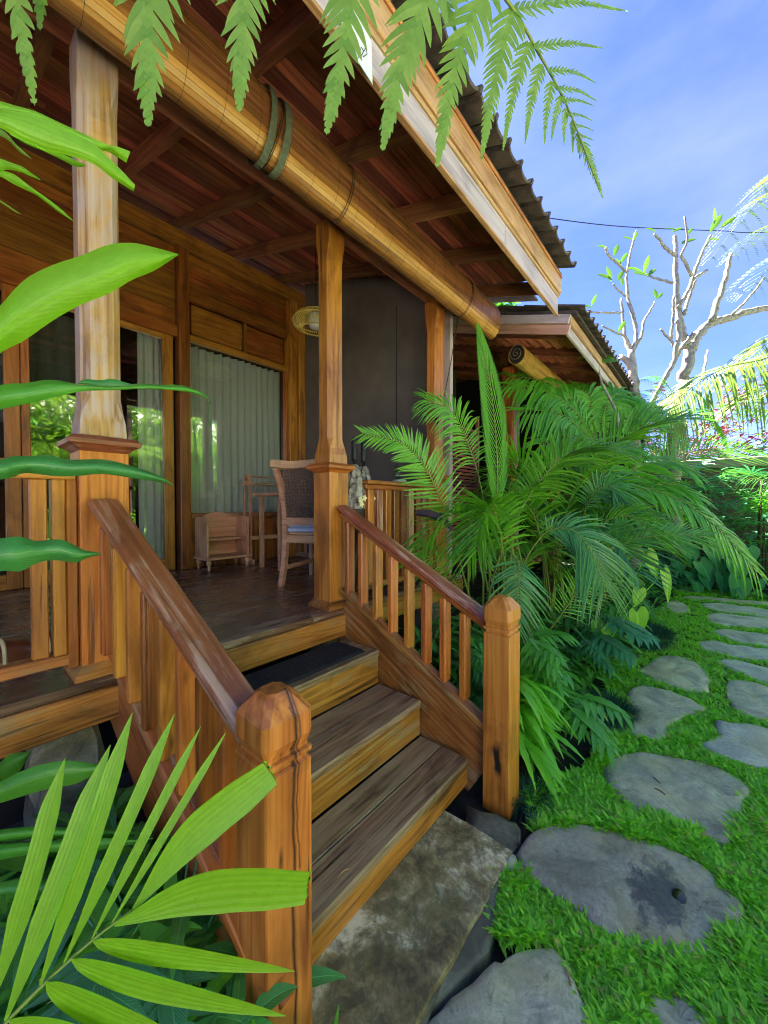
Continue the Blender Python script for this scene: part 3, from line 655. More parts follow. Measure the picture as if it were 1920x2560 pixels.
# planks over the doors
planks(XL, 1.513, 3.15, 3.928, 4.0, .17)
bx('door_head', (XL, 3.955, 3.035), (1.513, 4.04, 3.145), 'teak', H, .008)
for (a, b_) in ((.935, 1.474), (.39, .93), (-.16, .385), (-.71, -.165), (-1.26, -.715), (-1.81, -1.265), (-2.36, -1.815)):
    D = bx('door', (b_-.088, 3.975, .745), (b_, 4.03, 3.033), 'teakZ', H, .004)
    bx('stile', (a, 3.975, .745), (a+.05, 4.03, 3.033), 'wallwoodZ', D, .004)
    bx('bottom_rail', (a+.051, 3.978, .745), (b_-.089, 4.028, .86), 'teak', D, .004)
    bx('top_rail', (a+.051, 3.978, 2.985), (b_-.089, 4.028, 3.033), 'teak', D, .004)
    gl = MB(); gl.box((a+.051, 4.0, .861), (b_-.089, 4.006, 2.984)); gl.build('pane', 'glass', D)
# room behind the glass
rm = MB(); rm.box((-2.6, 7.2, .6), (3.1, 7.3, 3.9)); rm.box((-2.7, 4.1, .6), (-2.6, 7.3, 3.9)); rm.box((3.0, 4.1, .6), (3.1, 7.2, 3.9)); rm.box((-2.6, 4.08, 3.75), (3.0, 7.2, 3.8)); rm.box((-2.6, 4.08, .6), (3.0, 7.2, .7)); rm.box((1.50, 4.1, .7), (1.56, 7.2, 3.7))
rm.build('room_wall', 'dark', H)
# curtains hang inside
def curtain(name, x0, x1, z0, z1_, y_, mat, label, folds, amp=.035, taper=0.):
    mb = MB(); nx_, nz_ = folds*8, 8; V = []
    for j in range(nz_+1):
        t = j/nz_
        for i in range(nx_+1):
            s = i/nx_; x = x0+(x1-x0)*s+taper*(1-t)*(s-.5)
            V.append((x, y_+amp*math.sin(s*folds*2*math.pi+.9*math.sin(s*9))*(.7+.3*math.sin(s*23))+.008*math.sin(t*5+s*11), z0+(z1_-z0)*t))
    mb.add(V, [(j*(nx_+1)+i, j*(nx_+1)+i+1, (j+1)*(nx_+1)+i+1, (j+1)*(nx_+1)+i) for j in range(nz_) for i in range(nx_)])
    return tag(mb.build(name, mat, smooth=True), label, 'curtain')
curtain('curtain', 1.63, 2.80, 1.24, 3.06, 4.14, 'curtain', 'long pale sheer curtain filling the window behind the shoe shelf', 14)
curtain('curtain', 1.21, 1.47, .74, 3.04, 4.13, 'curtain', 'narrow pale curtain gathered at the right edge of the glass door', 4, .03)
curtain('curtain', .10, .78, 2.05, 3.04, 4.30, 'curtain_dark', 'dark grey green drape high behind the far left glass', 5, .03)
# screen at the end of the veranda
s_ = MB()
for (xx, ya_, yb2) in ((3.0, 1.905, 2.40), (3.007, 2.385, 3.895)): s_.add([(xx, ya_, .76), (xx, yb2, .76), (xx, yb2, zr(yb2)+.10), (xx, ya_, zr(ya_)+.10), (xx+.006, ya_, .76), (xx+.006, yb2, .76), (xx+.006, yb2, zr(yb2)+.10), (xx+.006, ya_, zr(ya_)+.10)], [(0, 1, 2, 3), (7, 6, 5, 4), (0, 4, 5, 1), (1, 5, 6, 2), (3, 2, 6, 7), (0, 3, 7, 4)])
sc_ = tag(s_.build('canvas_screen', 'screen'), 'dark grey brown canvas screen closing the far end of the veranda', 'screen')
b_ = MB(); b_.box((2.998, 2.398, .78), (2.9995, 2.404, 3.4)); b_.build('seam', 'black', sc_)
# foundation stones
st = MB(); octpost(st, (.29, 1.90, 0), [(-.02, .12, .12, .03), (.10, .112, .115, .02), (.19, .12, .112, .03), (.30, .105, .108, .02), (.38, .112, .1, .03), (.47, .10, .10, .02), (.54, .098, .10, .03), (.572, .085, .09, .03)])
for v_ in st.V: v_ += (RS.rand(*v_.shape)-.5)*np.array([.022, .022, .006])
tag(st.build('foundation_stone', 'stone_pale', smooth=False), 'rough mossy stone block under the floor beam at the left pillar', 'stone')
for xx, l_ in ((1.6, 'stone block under the floor beam behind the stair baluster row'), (2.8, 'stone block under the floor beam behind the palm stems')):
    st = MB(); octpost(st, (xx, 1.86, 0), [(-.02, .13, .12, .03), (.574, .085, .09, .02)]); tag(st.build('foundation_stone', 'stone_pale'), l_, 'stone')
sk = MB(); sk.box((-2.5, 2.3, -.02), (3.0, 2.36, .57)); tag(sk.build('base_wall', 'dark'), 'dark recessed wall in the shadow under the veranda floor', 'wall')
# ------------------------------------------------------------------ stairs
ST = thing('wooden_stairs', 'weathered three tread wooden staircase leading up to the veranda floor', 'stairs', (1.05, 1.2, 0))
x0, x1 = .485, 1.60
for (yf, z, yb) in ((1.41, .558, 1.689), (1.12, .367, 1.409), (.845, .183, 1.119)):
    ym = yf+(yb-yf)*.52
    bx('tread', (x0, yf-.006, z-.035), (x1, ym-.002, z), 'tread', ST, .006)
    bx('tread', (x0, ym+.001, z-.034), (x1, yb-.001, z-.001), 'tread', ST, .005)
for (yf, za, zb) in ((1.412, .368, .521), (1.122, .184, .331), (.847, .055, .147)):
    bx('riser', (x0, yf, za), (x1, yf+.026, zb), 'teak_worn', ST, .003)
def stringer(xa, xb, za, zb, mat='teak_worn'):
    pass
STR = []
for side, (xt, xb) in ((0, (.435, .47)), (1, (1.622, 1.66))):
    # sloping side board with a ledge on top
    mb = MB(); t_ = .034; ya, yb = 1.738, .75
    o = board('stringer', (xt, 1.738, .70), (xb if side else .475, .775, .14), .034, .36, 'teak_worn', ST, b=.004)
    board('stringer_ledge', (xt+(.008 if side else -.008), 1.74, .852), ((xb if side else .475)+(.008 if side else -.008), .78, .335), .075, .03, 'teak_worn', ST, b=.005)
# stair railings
def railing(label, top, bot, ztop, zbot, newel, nm, nlab, nb):
    T_ = thing('stair_railing', label, 'railing', (bot[0], 1.2, 0))
    a = Vector((top[0], top[1], ztop)); b_ = Vector((bot[0], bot[1], zbot)); d = (a-b_).normalized()
    board('handrail', a+d*.0, b_, .10, .034, 'rail', T_, b=.011)
    o = Vector((0, 0, -.032)); board('under_rail', a+o-d*.01, b_+o+d*.005, .062, .034, 'teak', T_, b=.006)
    for i in range(nb):
        f = (i+.35)/(nb-.1); x = top[0]+(bot[0]-top[0])*f; y_ = 1.715+(bot[1]+.07-1.715)*f
        zt = ztop+(zbot-ztop)*(top[1]-y_)/(top[1]-bot[1])-.055
        zb = .852+(.335-.852)*(1.74-y_)/.96+.014
        bx('baluster', (x-.031, y_-.018, zb), (x+.031, y_+.018, zt), 'teakZ', T_, .006)
    mb = MB(); nx_, ny_, rows = newel; octpost(mb, (nx_, ny_, 0), rows)
    mb.build('newel_post', nm, T_, origin=(nx_, ny_, 0))
    return T_
h = .0625
def nrows(h, zt): return [(-.02, h, h, .003), (zt-.165, h, h, .004), (zt-.160, h-.008, h-.008, .004), (zt-.150, h-.008, h-.008, .004), (zt-.147, h+.001, h+.001, .004), (zt-.137, h+.001, h+.001, .004),
                          (zt-.134, h-.007, h-.007, .004), (zt-.126, h-.007, h-.007, .004), (zt-.100, h+.004, h+.004, .012), (zt-.048, h+.004, h+.004, .014), (zt-.008, h-.024, h-.024, .016), (zt, h-.034, h-.034, .014)]
cL = at(663, 2000, y=.70); cR = (1.606, .648)
railing('left stair railing with worn red brown handrail and split newel post nearest the viewer', (.392, 1.742), (.487, .81), 1.397, .83, (cL[0]+h, .70+h, nrows(h, .958)), 'newelL', '', 8)
railing('right stair railing with red brown handrail beside the palms', (1.628, 1.742), (1.682, .775), 1.372, .835, (cR[0]+h, cR[1]+h, nrows(h, .965)), 'newelR', '', 8)
# veranda railings
def vrail(label, xa, xb, step, wd, mats, zt, rail='teak'):
    T_ = thing('veranda_railing', label, 'railing', ((xa+xb)/2, 1.8, .74))
    bx('top_rail', (xa, 1.752, zt-.028), (xb, 1.845, zt), 'teak_worn', T_, .006); bx('under_rail', (xa, 1.775, zt-.062), (xb, 1.822, zt-.030), 'teak', T_, .004)
    bx('bottom_rail', (xa, 1.775, .795), (xb, 1.822, .838), 'teak_worn', T_, .005)
    x = xa+step*.3; i = 0
    while x+wd < xb:
        bx('baluster', (x, 1.778, .839), (x+wd, 1.818, zt-.063), mats[i % len(mats)], T_, .004); x += step; i += 1
    return T_
vrail('front veranda railing of narrow mixed tone slats between the middle and right pillars', 1.885, 2.732, .0945, .062, ['teak', 'rail', 'teak', 'wallwood', 'teak_worn', 'pale'], 1.558)
V1 = vrail('front veranda railing at the far left edge with wide pale slats', -.72, .318, .172, .045, ['teakZ'], 1.54)
bx('end_post', (.248, 1.765, .839), (.285, 1.832, 1.478), 'teakZ', V1, .004); bx('end_post', (.287, 1.772, .78), (.319, 1.828, 1.478), 'teakZ', V1, .004)
# step slab and stones round it
sb = MB(); rng = []
def slab_h(x, y): return .052+.004*math.sin(x*9)+.003*math.cos(y*17+x*5)
nx_, ny_ = 40, 14; V = []
for i in range(nx_+1):
    for j in range(ny_+1):
        x = .02+(1.405-.02)*i/nx_; ya = .553+.003*math.sin(x*31)+.002*math.sin(x*83); y_ = ya+(.87-ya)*j/ny_
        x += (j/ny_)*.0
        V.append((x, y_, slab_h(x, y_)-(.002 if j == 0 or i == nx_ else 0)))
k_ = len(V)
for i in range(nx_+1): q = V[i*(ny_+1)]; V.append((q[0], q[1]-.004, -.02))
for j in range(ny_+1): q = V[nx_*(ny_+1)+j]; V.append((q[0]+.004, q[1], -.02))
F = [(i*(ny_+1)+j, (i+1)*(ny_+1)+j, (i+1)*(ny_+1)+j+1, i*(ny_+1)+j+1) for i in range(nx_) for j in range(ny_)]
F += [(k_+i, k_+i+1, (i+1)*(ny_+1), i*(ny_+1)) for i in range(nx_)]
kk = k_+nx_+1; F += [(kk+j, kk+j+1, nx_*(ny_+1)+j+1, nx_*(ny_+1)+j) for j in range(ny_)]
sb.add(V, F); tag(sb.build('step_slab', 'slab', origin=(0, 0, 0)), 'mossy mottled concrete slab at the foot of the stairs', 'slab')
# ------------------------------------------------------------------ stepping stones
def in_poly(pt, pg):
    x, y = pt; c = False; n = len(pg)
    for i in range(n):
        (x1_, y1), (x2, y2) = pg[i], pg[(i+1) % n]
        if (y1 > y) != (y2 > y) and x < (x2-x1_)*(y-y1)/(y2-y1)+x1_: c = not c
    return c
STONES = [
 ('large mottled stepping stone with a water filled hollow, beside the right newel post', z6b([(170, 640), (250, 520), (390, 470), (520, 475), (700, 500), (900, 560), (1100, 620), (1300, 730), (1420, 850), (1510, 950), (1500, 1050), (1400, 1120), (1370, 1230), (1250, 1250), (1100, 1240), (900, 1170), (650, 1110), (560, 1000), (400, 890), (250, 780)]), 'stone', .03),
 ('big oval grey stepping stone just beyond the one with the hollow', z6b([(685, 180), (700, 110), (780, 60), (950, 48), (1150, 80), (1350, 130), (1480, 200), (1570, 250), (1520, 330), (1490, 400), (1440, 500), (1420, 580), (1250, 510), (1000, 420), (880, 380), (750, 290)]), 'stone', .03),
 ('broad dark grey stone at the bottom edge next to the concrete slab', [(1300, 2372), (1240, 2405), (1191, 2447), (1098, 2519), (1030, 2620), (1060, 2800), (1350, 2850), (1520, 2700), (1490, 2570), (1460, 2500), (1420, 2410), (1380, 2362)], 'stone', .028),
 ('small brownish stone at the bottom right corner in the grass', [(1604, 2493), (1642, 2480), (1722, 2484), (1740, 2522), (1775, 2562), (1790, 2640), (1700, 2680), (1620, 2600)], 'stone', .02),
 ('shield shaped stepping stone with a crack, beside the dark mondo grass', z3b([(825, 1330), (835, 1250), (900, 1210), (1000, 1230), (1100, 1250), (1230, 1310), (1280, 1350), (1180, 1400), (1090, 1440), (1060, 1520), (980, 1540), (900, 1520), (850, 1490), (815, 1420)]), 'stone', .03),
 ('rounded mid size stepping stone in the middle of the path', z3b([(880, 1130), (1000, 1050), (1080, 1035), (1200, 1060), (1290, 1130), (1310, 1240), (1270, 1250), (1130, 1230), (1000, 1185)]), 'stone', .025),
 ('small dark flat stone tucked under the bush leaves', z3b([(640, 990), (760, 980), (860, 1010), (890, 1050), (820, 1075), (740, 1065), (660, 1030)]), 'stone_dark', .02),
 ('squarish grey stepping stone cut by the right edge, above the largest right one', z3b([(1415, 1190), (1500, 1180), (1659, 1225), (1900, 1300), (1950, 1420), (1800, 1440), (1659, 1425), (1550, 1405), (1440, 1335), (1408, 1260)]), 'stone', .025),
 ('wide bluish stepping stone cut by the right edge beyond the oval one', z3b([(1260, 1560), (1350, 1500), (1345, 1425), (1480, 1438), (1659, 1470), (1950, 1530), (2100, 1700), (1950, 1800), (1659, 1700), (1480, 1665), (1350, 1620)]), 'stone_cool', .03),
 ('long slate slab with stained end, third slab row from the far path end', z3b([(1230, 965), (1300, 950), (1450, 975), (1659, 1000), (1900, 1040), (1900, 1105), (1659, 1070), (1450, 1040), (1300, 1010)]), 'stone_cool', .02),
 ('long slate slab with a dark wet streak nearest of the slab rows', z3b([(1330, 1070), (1450, 1060), (1659, 1110), (1900, 1160), (1900, 1270), (1659, 1210), (1500, 1150), (1400, 1100)]), 'stone_cool', .02),
 ('narrow slate slab between the dark stained slab and the pale one', z3b([(1320, 890), (1400, 880), (1560, 900), (1900, 940), (1900, 1025), (1659, 990), (1450, 950)]), 'stone_cool', .02),
 ('narrow slate slab with black stains far along the path', z3b([(1290, 800), (1350, 785), (1500, 800), (1900, 840), (1900, 900), (1659, 880), (1450, 865), (1330, 845)]), 'stone_cool', .02),
 ('pale narrow slate slab second from the far end of the path', z3b([(1250, 730), (1350, 725), (1500, 745), (1900, 800), (1900, 832), (1659, 812), (1450, 785), (1320, 768)]), 'stone_cool', .02),
 ('thinnest far slab lying below the heart leaf plants', z3b([(1120, 700), (1180, 685), (1300, 690), (1659, 722), (1900, 748), (1900, 768), (1659, 748), (1300, 712)]), 'stone', .015),
 ('small rounded stone beside the fine dark grass mound', z3b([(1040, 720), (1110, 712), (1180, 745), (1195, 775), (1130, 787), (1070, 765)]), 'stone', .02),
 ('tiny far stone at the foot of the background planting', z3b([(1105, 648), (1160, 642), (1235, 655), (1200, 667)]), 'stone', .015)]
POLYS = []
def stone(name, label, pg, mat, hz, z0=0.0):
    W_ = np.array([at(u, v, z=hz)[:2] for u, v in pg]); c = W_.mean(0)
    n = 44; Q = spline(np.vstack([np.c_[W_, np.zeros(len(W_))], [[*W_[0], 0]]]), n+1)[:n, :2]
    Q += (RS.rand(n, 2)-.5)*.022*min(1, np.ptp(W_[:, 0]))
    POLYS.append(Q*1.0)
    V = []; F = []; rings = [(1.03, -.03), (1.008, hz-.014), (.985, hz-.004), (.95, hz), (.8, hz+.003), (.6, hz+.004), (.4, hz+.004), (.2, hz+.003)]
    for k, (s, z) in enumerate(rings):
        for i, q in enumerate(Q):
            p = c+(q-c)*s; dz = .005*math.sin(p[0]*17+p[1]*9)+.004*math.sin(p[1]*31-p[0]*13)+(RS.rand()-.5)*.002 if k > 2 else 0
            V.append((p[0], p[1], z0+z+dz))
    m = len(rings)
    for k in range(m-1):
        for i in range(n): F.append((k*n+i, k*n+(i+1) % n, (k+1)*n+(i+1) % n, (k+1)*n+i))
    V.append((*c, z0+hz+.003)); F += [((m-1)*n+i, (m-1)*n+(i+1) % n, m*n) for i in range(n)]
    mb = MB(); A = np.array(V)
    if (Q[0]-c)[0]*(Q[1]-c)[1]-(Q[0]-c)[1]*(Q[1]-c)[0] < 0: F = [f[::-1] for f in F]
    mb.add(A, F); o = mb.build(name, mat, smooth=True); tag(o, label, 'stone'); return o
big = np.array([at(u, v, z=.03)[:2] for u, v in STONES[0][1]]); bc = big.mean(0)
M['stone_pit'] = stonemat('grey andesite with wet hollow', (.18, .175, .13), (.34, .335, .26), (.50, .49, .39), 5., pit=[(0, 0, .15, .085, 0)])
STONES[0] = (STONES[0][0], STONES[0][1], 'stone_pit', STONES[0][3])
for lab, pg, mt, hz in STONES:
    o = stone('stepping_stone', lab, pg, mt, hz); o['group'] = 'stepping stones of the garden path'
    if mt == 'stone_pit':
        mps = [n_ for n_ in M[mt].node_tree.nodes if n_.type == 'MAPPING' and n_.vector_type == 'TEXTURE']
        for n_, (uu, vv) in zip(mps, ((1645, 2235),)): c_ = at(uu, vv, z=.035)-np.array(WM[o.name].translation); n_.inputs['Location'].default_value = (c_[0], c_[1], 0)
# hollow with water in the big stone
pc = at(1698, 2240, z=.036); wb = MB(); lathe(wb, (pc[0], pc[1], .0285), [(.026, 0), (.026, .006), (.024, .0075), (.0, .0075)], 18, 1.25, .8)
m_, t_, b_ = nmat('still water'); b_.inputs['Base Color'].default_value = (.03, .035, .015, 1); b_.inputs['Roughness'].default_value = .04; M['water'] = m_
o = structure(wb.build('water', 'water', smooth=True))
# dark paving between slab and lawn
dk = stone('edging_stone', 'damp blackish paving stone between the concrete slab and the path', [(1165, 2010), (1275, 2045), (1300, 2080), (1268, 2150), (1245, 2215), (1235, 2330), (1180, 2440), (1085, 2520), (1020, 2640), (900, 2900), (760, 2900), (1000, 2560), (1170, 2270), (1285, 2105)], 'stone_dark', .026)
for k, (u, v, r_, lab) in enumerate([(1274, 2160, .032, 'larger pale grey pebble at the slab corner'), (1256, 2208, .02, 'smaller white grey pebble touching the grass edge'), (1302, 1990, .012, 'small pebble by the foot of the right newel'), (533, 2176, .014, 'white pebble behind the left newel post')]):
    p = at(u, v, z=.02 if k < 3 else .12); mb = MB(); lathe(mb, (p[0], p[1], -.0), [(r_*.5, 0), (r_, r_*.5), (r_*.95, r_*.9), (r_*.6, r_*1.3), (.002, r_*1.45)], 12, 1.3, .8); tag(mb.build('pebble', 'pebble', smooth=True), lab, 'pebble')
# doormat
a, b_ = (.70, 1.447), (1.53, 1.672)
mb = MB(); nx_, ny_ = 60, 18; V = [(a[0]+(b_[0]-a[0])*i/nx_, a[1]+(b_[1]-a[1])*j/ny_, .558+(.003 if i in (0, nx_) or j in (0, ny_) else .0125+RS.rand()*.003)) for i in range(nx_+1) for j in range(ny_+1)]
mb.add(V, [(i*(ny_+1)+j, (i+1)*(ny_+1)+j, (i+1)*(ny_+1)+j+1, i*(ny_+1)+j+1) for i in range(nx_) for j in range(ny_)])
mb.box((a[0]+.002, a[1]+.002, .5585), (b_[0]-.002, b_[1]-.002, .5605)); tag(mb.build('doormat', 'mat'), 'black coir doormat lying on the top stair tread', 'doormat')
# ------------------------------------------------------------------ bamboo blinds
def blind(label, xa, xb, yc, zc, ry, rz_, ns, ncord, sheet=6, mat='slat', zt=3.3, inner=True):
    T_ = thing('rolled_blind', label, 'blind', ((xa+xb)/2, yc, zc))
    for k in range(ns):
        a = 2*math.pi*k/ns; y_ = yc+ry*math.cos(a); z_ = zc+rz_*math.sin(a)
        ty = -ry*math.sin(a); tz = rz_*math.cos(a); ln = math.hypot(ty, tz); wd = 2*math.pi*ln/ns*.985
        ny_, nz_ = tz/ln, -ty/ln
        dg = math.degrees(a) % 360; mt_ = mat if mat != 'slat' else ('slat_gold' if 214 < dg < 236 else 'slat' if 205 < dg < 262 else 'slat_brown')  # slat tone picked by its angle around the roll
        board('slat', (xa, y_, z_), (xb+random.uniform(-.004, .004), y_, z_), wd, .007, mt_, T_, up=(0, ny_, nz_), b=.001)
    for k in range(sheet): z_ = zc+rz_*.55+.029*(k+.5); 
    co = MB()
    for k in range(ncord):
        x = xa+(xb-xa)*(k+.5)/ncord; P_ = []
        for q in range(25): a = 2*math.pi*q/24; P_.append((x, yc+(ry+.0048)*math.cos(a), zc+(rz_+.0048)*math.sin(a)))
        co = MB(); tube(co, P_, .0008, 4, False); co.build('cord', 'cord', T_)
    e = MB()
    for xx in (xa+.012, xb-.012):
        V = [(xx, yc+ry*.97*math.cos(2*math.pi*q/24), zc+rz_*.97*math.sin(2*math.pi*q/24)) for q in range(24)]
        e = MB(); e.add(V, [tuple(range(24)) if xx > yc else tuple(range(24))[::-1]]); e.build('roll_end', 'cord', T_)
    return T_
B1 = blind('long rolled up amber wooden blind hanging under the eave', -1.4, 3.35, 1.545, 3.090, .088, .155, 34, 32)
def loop(parent, x, wdt, mat, r0=1.06, tail=0.):
    mb = MB(); P_ = []
    for q in range(29):
        a = 2*math.pi*q/28+R(90); P_.append((x+.012*math.sin(a), 1.545+(.088*r0+.009)*math.cos(a), 3.090+(.155*r0+.006)*math.sin(a)))
    V = []; 
    for p in P_: V += [(p[0]-wdt/2, p[1], p[2]), (p[0]+wdt/2, p[1], p[2])]
    mb.add(V, [(2*i, 2*i+1, 2*i+3, 2*i+2) for i in range(28)])
    mb.add([(v_[0], 1.545+(v_[1]-1.545)*.985, 3.090+(v_[2]-3.090)*.985) for v_ in V], [(2*i, 2*i+2, 2*i+3, 2*i+1) for i in range(28)])
    return mb.build('strap', mat, parent)
loop(B1, .955, .030, 'strap', 1.10); loop(B1, 1.03, .034, 'strap', 1.08)
for x in (.99, .998, 1.43, 1.445, 2.78, 2.795):
    mb = MB(); P_ = [(x+.03*math.sin(2*math.pi*q/24), 1.545+.100*math.cos(2*math.pi*q/24), 3.090+.167*math.sin(2*math.pi*q/24)) for q in range(25)]; tube(mb, P_, .002, 5, False); mb.build('cord', 'black', B1)
mb = MB(); tube(mb, [at(1148, 775, y=1.6), at(1130, 890, y=1.66), at(1110, 995, y=1.72)], .004, 5); mb.build('pull_cord', 'black', B1)
# paper tag hanging from the fascia
mb = MB(); pts = [at(u, v, y=.952) for u, v in ((840, 20), (905, 20), (926, 90), (929, 206), (880, 130))]
V = pts+[p+np.array([.01, .004, 0]) for p in pts]; mb.add(V, [(0, 1, 2, 3, 4), (9, 8, 7, 6, 5)]+[(i, (i+1) % 5, 5+(i+1) % 5, 5+i) for i in range(5)])
pt = tag(mb.build('paper_tag', 'paper'), 'pointed white paper tag with scribble hanging at the fascia behind the fern tips', 'tag')
mb = MB(); tube(mb, [at(u, v, y=.948) for u, v in ((896, 145), (903, 118), (910, 128), (904, 138), (914, 120), (912, 108), (918, 135), (908, 142))], .0012, 4); mb.build('scribble', 'black', pt)
# small things lying about
for (a_, b2, zz, lab) in ((z6b([(462, 1325)])[0], z6b([(492, 1432)])[0], .034, 'thin dry straw lying on the broad dark grey stone'), (z6b([(975, 195)])[0], z6b([(1020, 235)])[0], .040, 'short dark twig on the oval stone, farther one'), (z6b([(985, 262)])[0], z6b([(1050, 300)])[0], .040, 'short dark twig on the oval stone, nearer one'), ((842, 2196), (872, 2172), .190, 'yellow straw scrap on the lowest stair tread')):
    mb = MB(); A_ = at(*a_, z=zz); B_ = at(*b2, z=zz); tube(mb, spline([A_, (A_+B_)/2+np.array([.004, .003, .003]), B_], 7), .0022, 5); tag(mb.build('twig', 'pale' if 'straw' in lab else 'cord'), lab, 'twig')
sp_o = at(709, 1308, y=3.985); bx('wall_socket', (sp_o[0]-.022, 3.972, sp_o[2]-.035), (sp_o[0]+.022, 3.989, sp_o[2]+.035), 'black', H, .004)
mb = MB(); cc = at(1086, 1040, y=1.735)
for k in range(4): tube(mb, [(cc[0]+.018*math.cos(6.28*q_/12+k)+.004*k, cc[1]-.006*k, cc[2]+.045*math.sin(6.28*q_/12)-.006*k) for q_ in range(13)], .004, 5, False)
mb.build('cord_bundle', 'cord', H)
# ------------------------------------------------------------------ furniture on the veranda
# pendant lamp
LC = at(790, 806, y=2.95)
LP = thing('pendant_lamp', 'round yellow rattan pendant lamp with white glass, half hidden by the middle pillar', 'lamp', LC)
rb = MB()
prof = [(.045, .10), (.12, .088), (.19, .055), (.225, .01), (.215, -.035), (.17, -.062), (.135, -.068)]
pr = spline([(r_, 0, z) for r_, z in prof], 12)
for k in range(64):
    a = 2*math.pi*k/64; P_ = [(LC[0]+p[0]*math.cos(a+.35*i/12), LC[1]+p[0]*math.sin(a+.35*i/12), LC[2]+p[2]) for i, p in enumerate(pr)]; tube(rb, P_, .0024, 4, False)
rb.build('rattan_shade', 'rattan', LP)
rg = MB()
for r_, z in ((.045, .10), (.226, .008), (.135, -.068), (.19, .055)): tube(rg, [(LC[0]+r_*math.cos(2*math.pi*q/28), LC[1]+r_*math.sin(2*math.pi*q/28), LC[2]+z) for q in range(29)], .005, 5, False)
rg.build('rim', 'rattan', LP)
mb = MB(); lathe(mb, LC, [(.02, .09), (.06, .075), (.07, .02), (.065, -.05), (.055, -.06), (.01, -.062)], 20); mb.build('glass_shade', 'lampglass', LP, smooth=True)
mb = MB(); tube(mb, [LC+np.array([0, 0, .09]), (LC[0], LC[1], zr(LC[1])+.1)], .004, 5); mb.build('cable', 'black', LP)
# chair
CH = thing('chair', 'pale teak dining chair with woven cane back and blue grey cushion, behind the middle pillar', 'chair', (2.02, 2.78, .74))
def cp(*pts): return [np.array(p) for p in pts]
xa, xb, yb_ = 1.79, 2.24, 2.585
for x in (xa, xb):
    P_ = spline([(x, yb_-.06, .74), (x, yb_, .98), (x, yb_+.01, 1.20), (x, yb_-.02, 1.45), (x-(.03 if x == xa else -.02), yb_-.085, 1.69)], 7)
    mb = MB(); V = []; F = []
    for i, p in enumerate(P_): hw = .021; 
    for i, p in enumerate(P_):
        for (dx, dy) in ((-.02, -.022), (.02, -.022), (.02, .022), (-.02, .022)): V.append((p[0]+dx*(1-.1*abs(i-3)/3), p[1]+dy, p[2]))
    F = [(4*i+j, 4*i+(j+1) % 4, 4*i+4+(j+1) % 4, 4*i+4+j) for i in range(6) for j in range(4)]+[(3, 2, 1, 0), (24, 25, 26, 27)]
    mb.add(V, F); mb.build('back_post', 'pale', CH)
    bx('leg', (x-.018, 2.99, .741), (x+.018, 3.03, 1.15), 'pale', CH, .004)
mb = MB(); P_ = spline([(xa-.05, yb_-.11, 1.715), (xa+.1, yb_-.075, 1.70), ((xa+xb)/2, yb_-.055, 1.705), (xb-.1, yb_-.075, 1.71), (xb+.05, yb_-.11, 1.73)], 14); V = []
for i, p in enumerate(P_):
    for (dy, dz) in ((-.02, -.03), (.018, -.045), (.02, .02), (-.015, .026)): V.append((p[0], p[1]+dy, p[2]+dz))
mb.add(V, [(4*i+j, 4*i+(j+1) % 4, 4*i+4+(j+1) % 4, 4*i+4+j) for i in range(13) for j in range(4)]+[(3, 2, 1, 0), (52, 53, 54, 55)]); mb.build('top_rail', 'pale', CH, smooth=False)
wv = MB(); nu, nv = 15, 14
def bp(s, t): return np.array([xa+.03+(xb-xa-.06)*s, yb_-.072+.055*(1-t)**.7-.0*s, 1.29+.375*t])
for i in range(nu):
    s = (i+.5)/nu; tube(wv, [bp(s+.012*(-1)**j, (j)/nv)+np.array([0, .006*(-1)**(i+j), 0]) for j in range(nv+1)], .0055, 4, False)
for j in range(nv+1):
    t = j/nv; tube(wv, [bp(i/nu, t)+np.array([0, -.006*(-1)**(i+j), 0]) for i in range(nu+1)], .0062, 4, False)
for q in range(-nv, nu):
    for sg in (1, -1):
        Pq = [bp((q+k)/nu if sg > 0 else 1-(q+k)/nu, k/nv)+np.array([0, -.008, 0]) for k in range(nv+1) if 0 <= (q+k)/nu <= 1]
        if len(Pq) > 2: tube(wv, Pq, .004, 4, False)
wv.build('woven_back', 'rattan_dark', CH)
bx('lower_back_rail', (xa+.018, yb_-.018, 1.225), (xb-.018, yb_+.016, 1.285), 'pale', CH, .004)
bx('seat_rail', (xa+.02, yb_-.015, 1.08), (xb-.02, yb_+.02, 1.145), 'pale', CH, .004)
for x in (xa, xb): bx('side_rail', (x-.014, yb_+.025, 1.09), (x+.014, 2.99, 1.145), 'pale', CH, .004); bx('stretcher', (x-.01, yb_-.02, .86), (x+.01, 2.99, .895), 'pale', CH, .003)
bx('stretcher', (xa+.02, 3.0, .90), (xb-.02, 3.02, .935), 'pale', CH, .003)
bx('seat', (xa-.01, yb_+.022, 1.146), (xb+.01, 3.04, 1.165), 'pale', CH, .004)
for k, (zz, th) in enumerate(((1.166, .035), (1.203, .045))):
    tag(bx('cushion', (xa+.012, yb_+.0+.01*k, zz), (xb-.01, 3.02-.02*k, zz+th), 'cushion', None, .014), 'thin blue grey seat cushion, %s of the pair on the chair' % ('lower' if k == 0 else 'upper thicker one'), 'cushion', 'cushions stacked on the chair')
RC_ = Matrix.Translation((1.79, 2.585, 0)) @ Matrix.Rotation(R(-68), 4, 'Z') @ Matrix.Translation((-1.79, -2.585, 0))
for o in [CH]+[c_ for c_ in COL.objects if c_.name.startswith('cushion')]: o.matrix_basis = RC_ @ o.matrix_basis
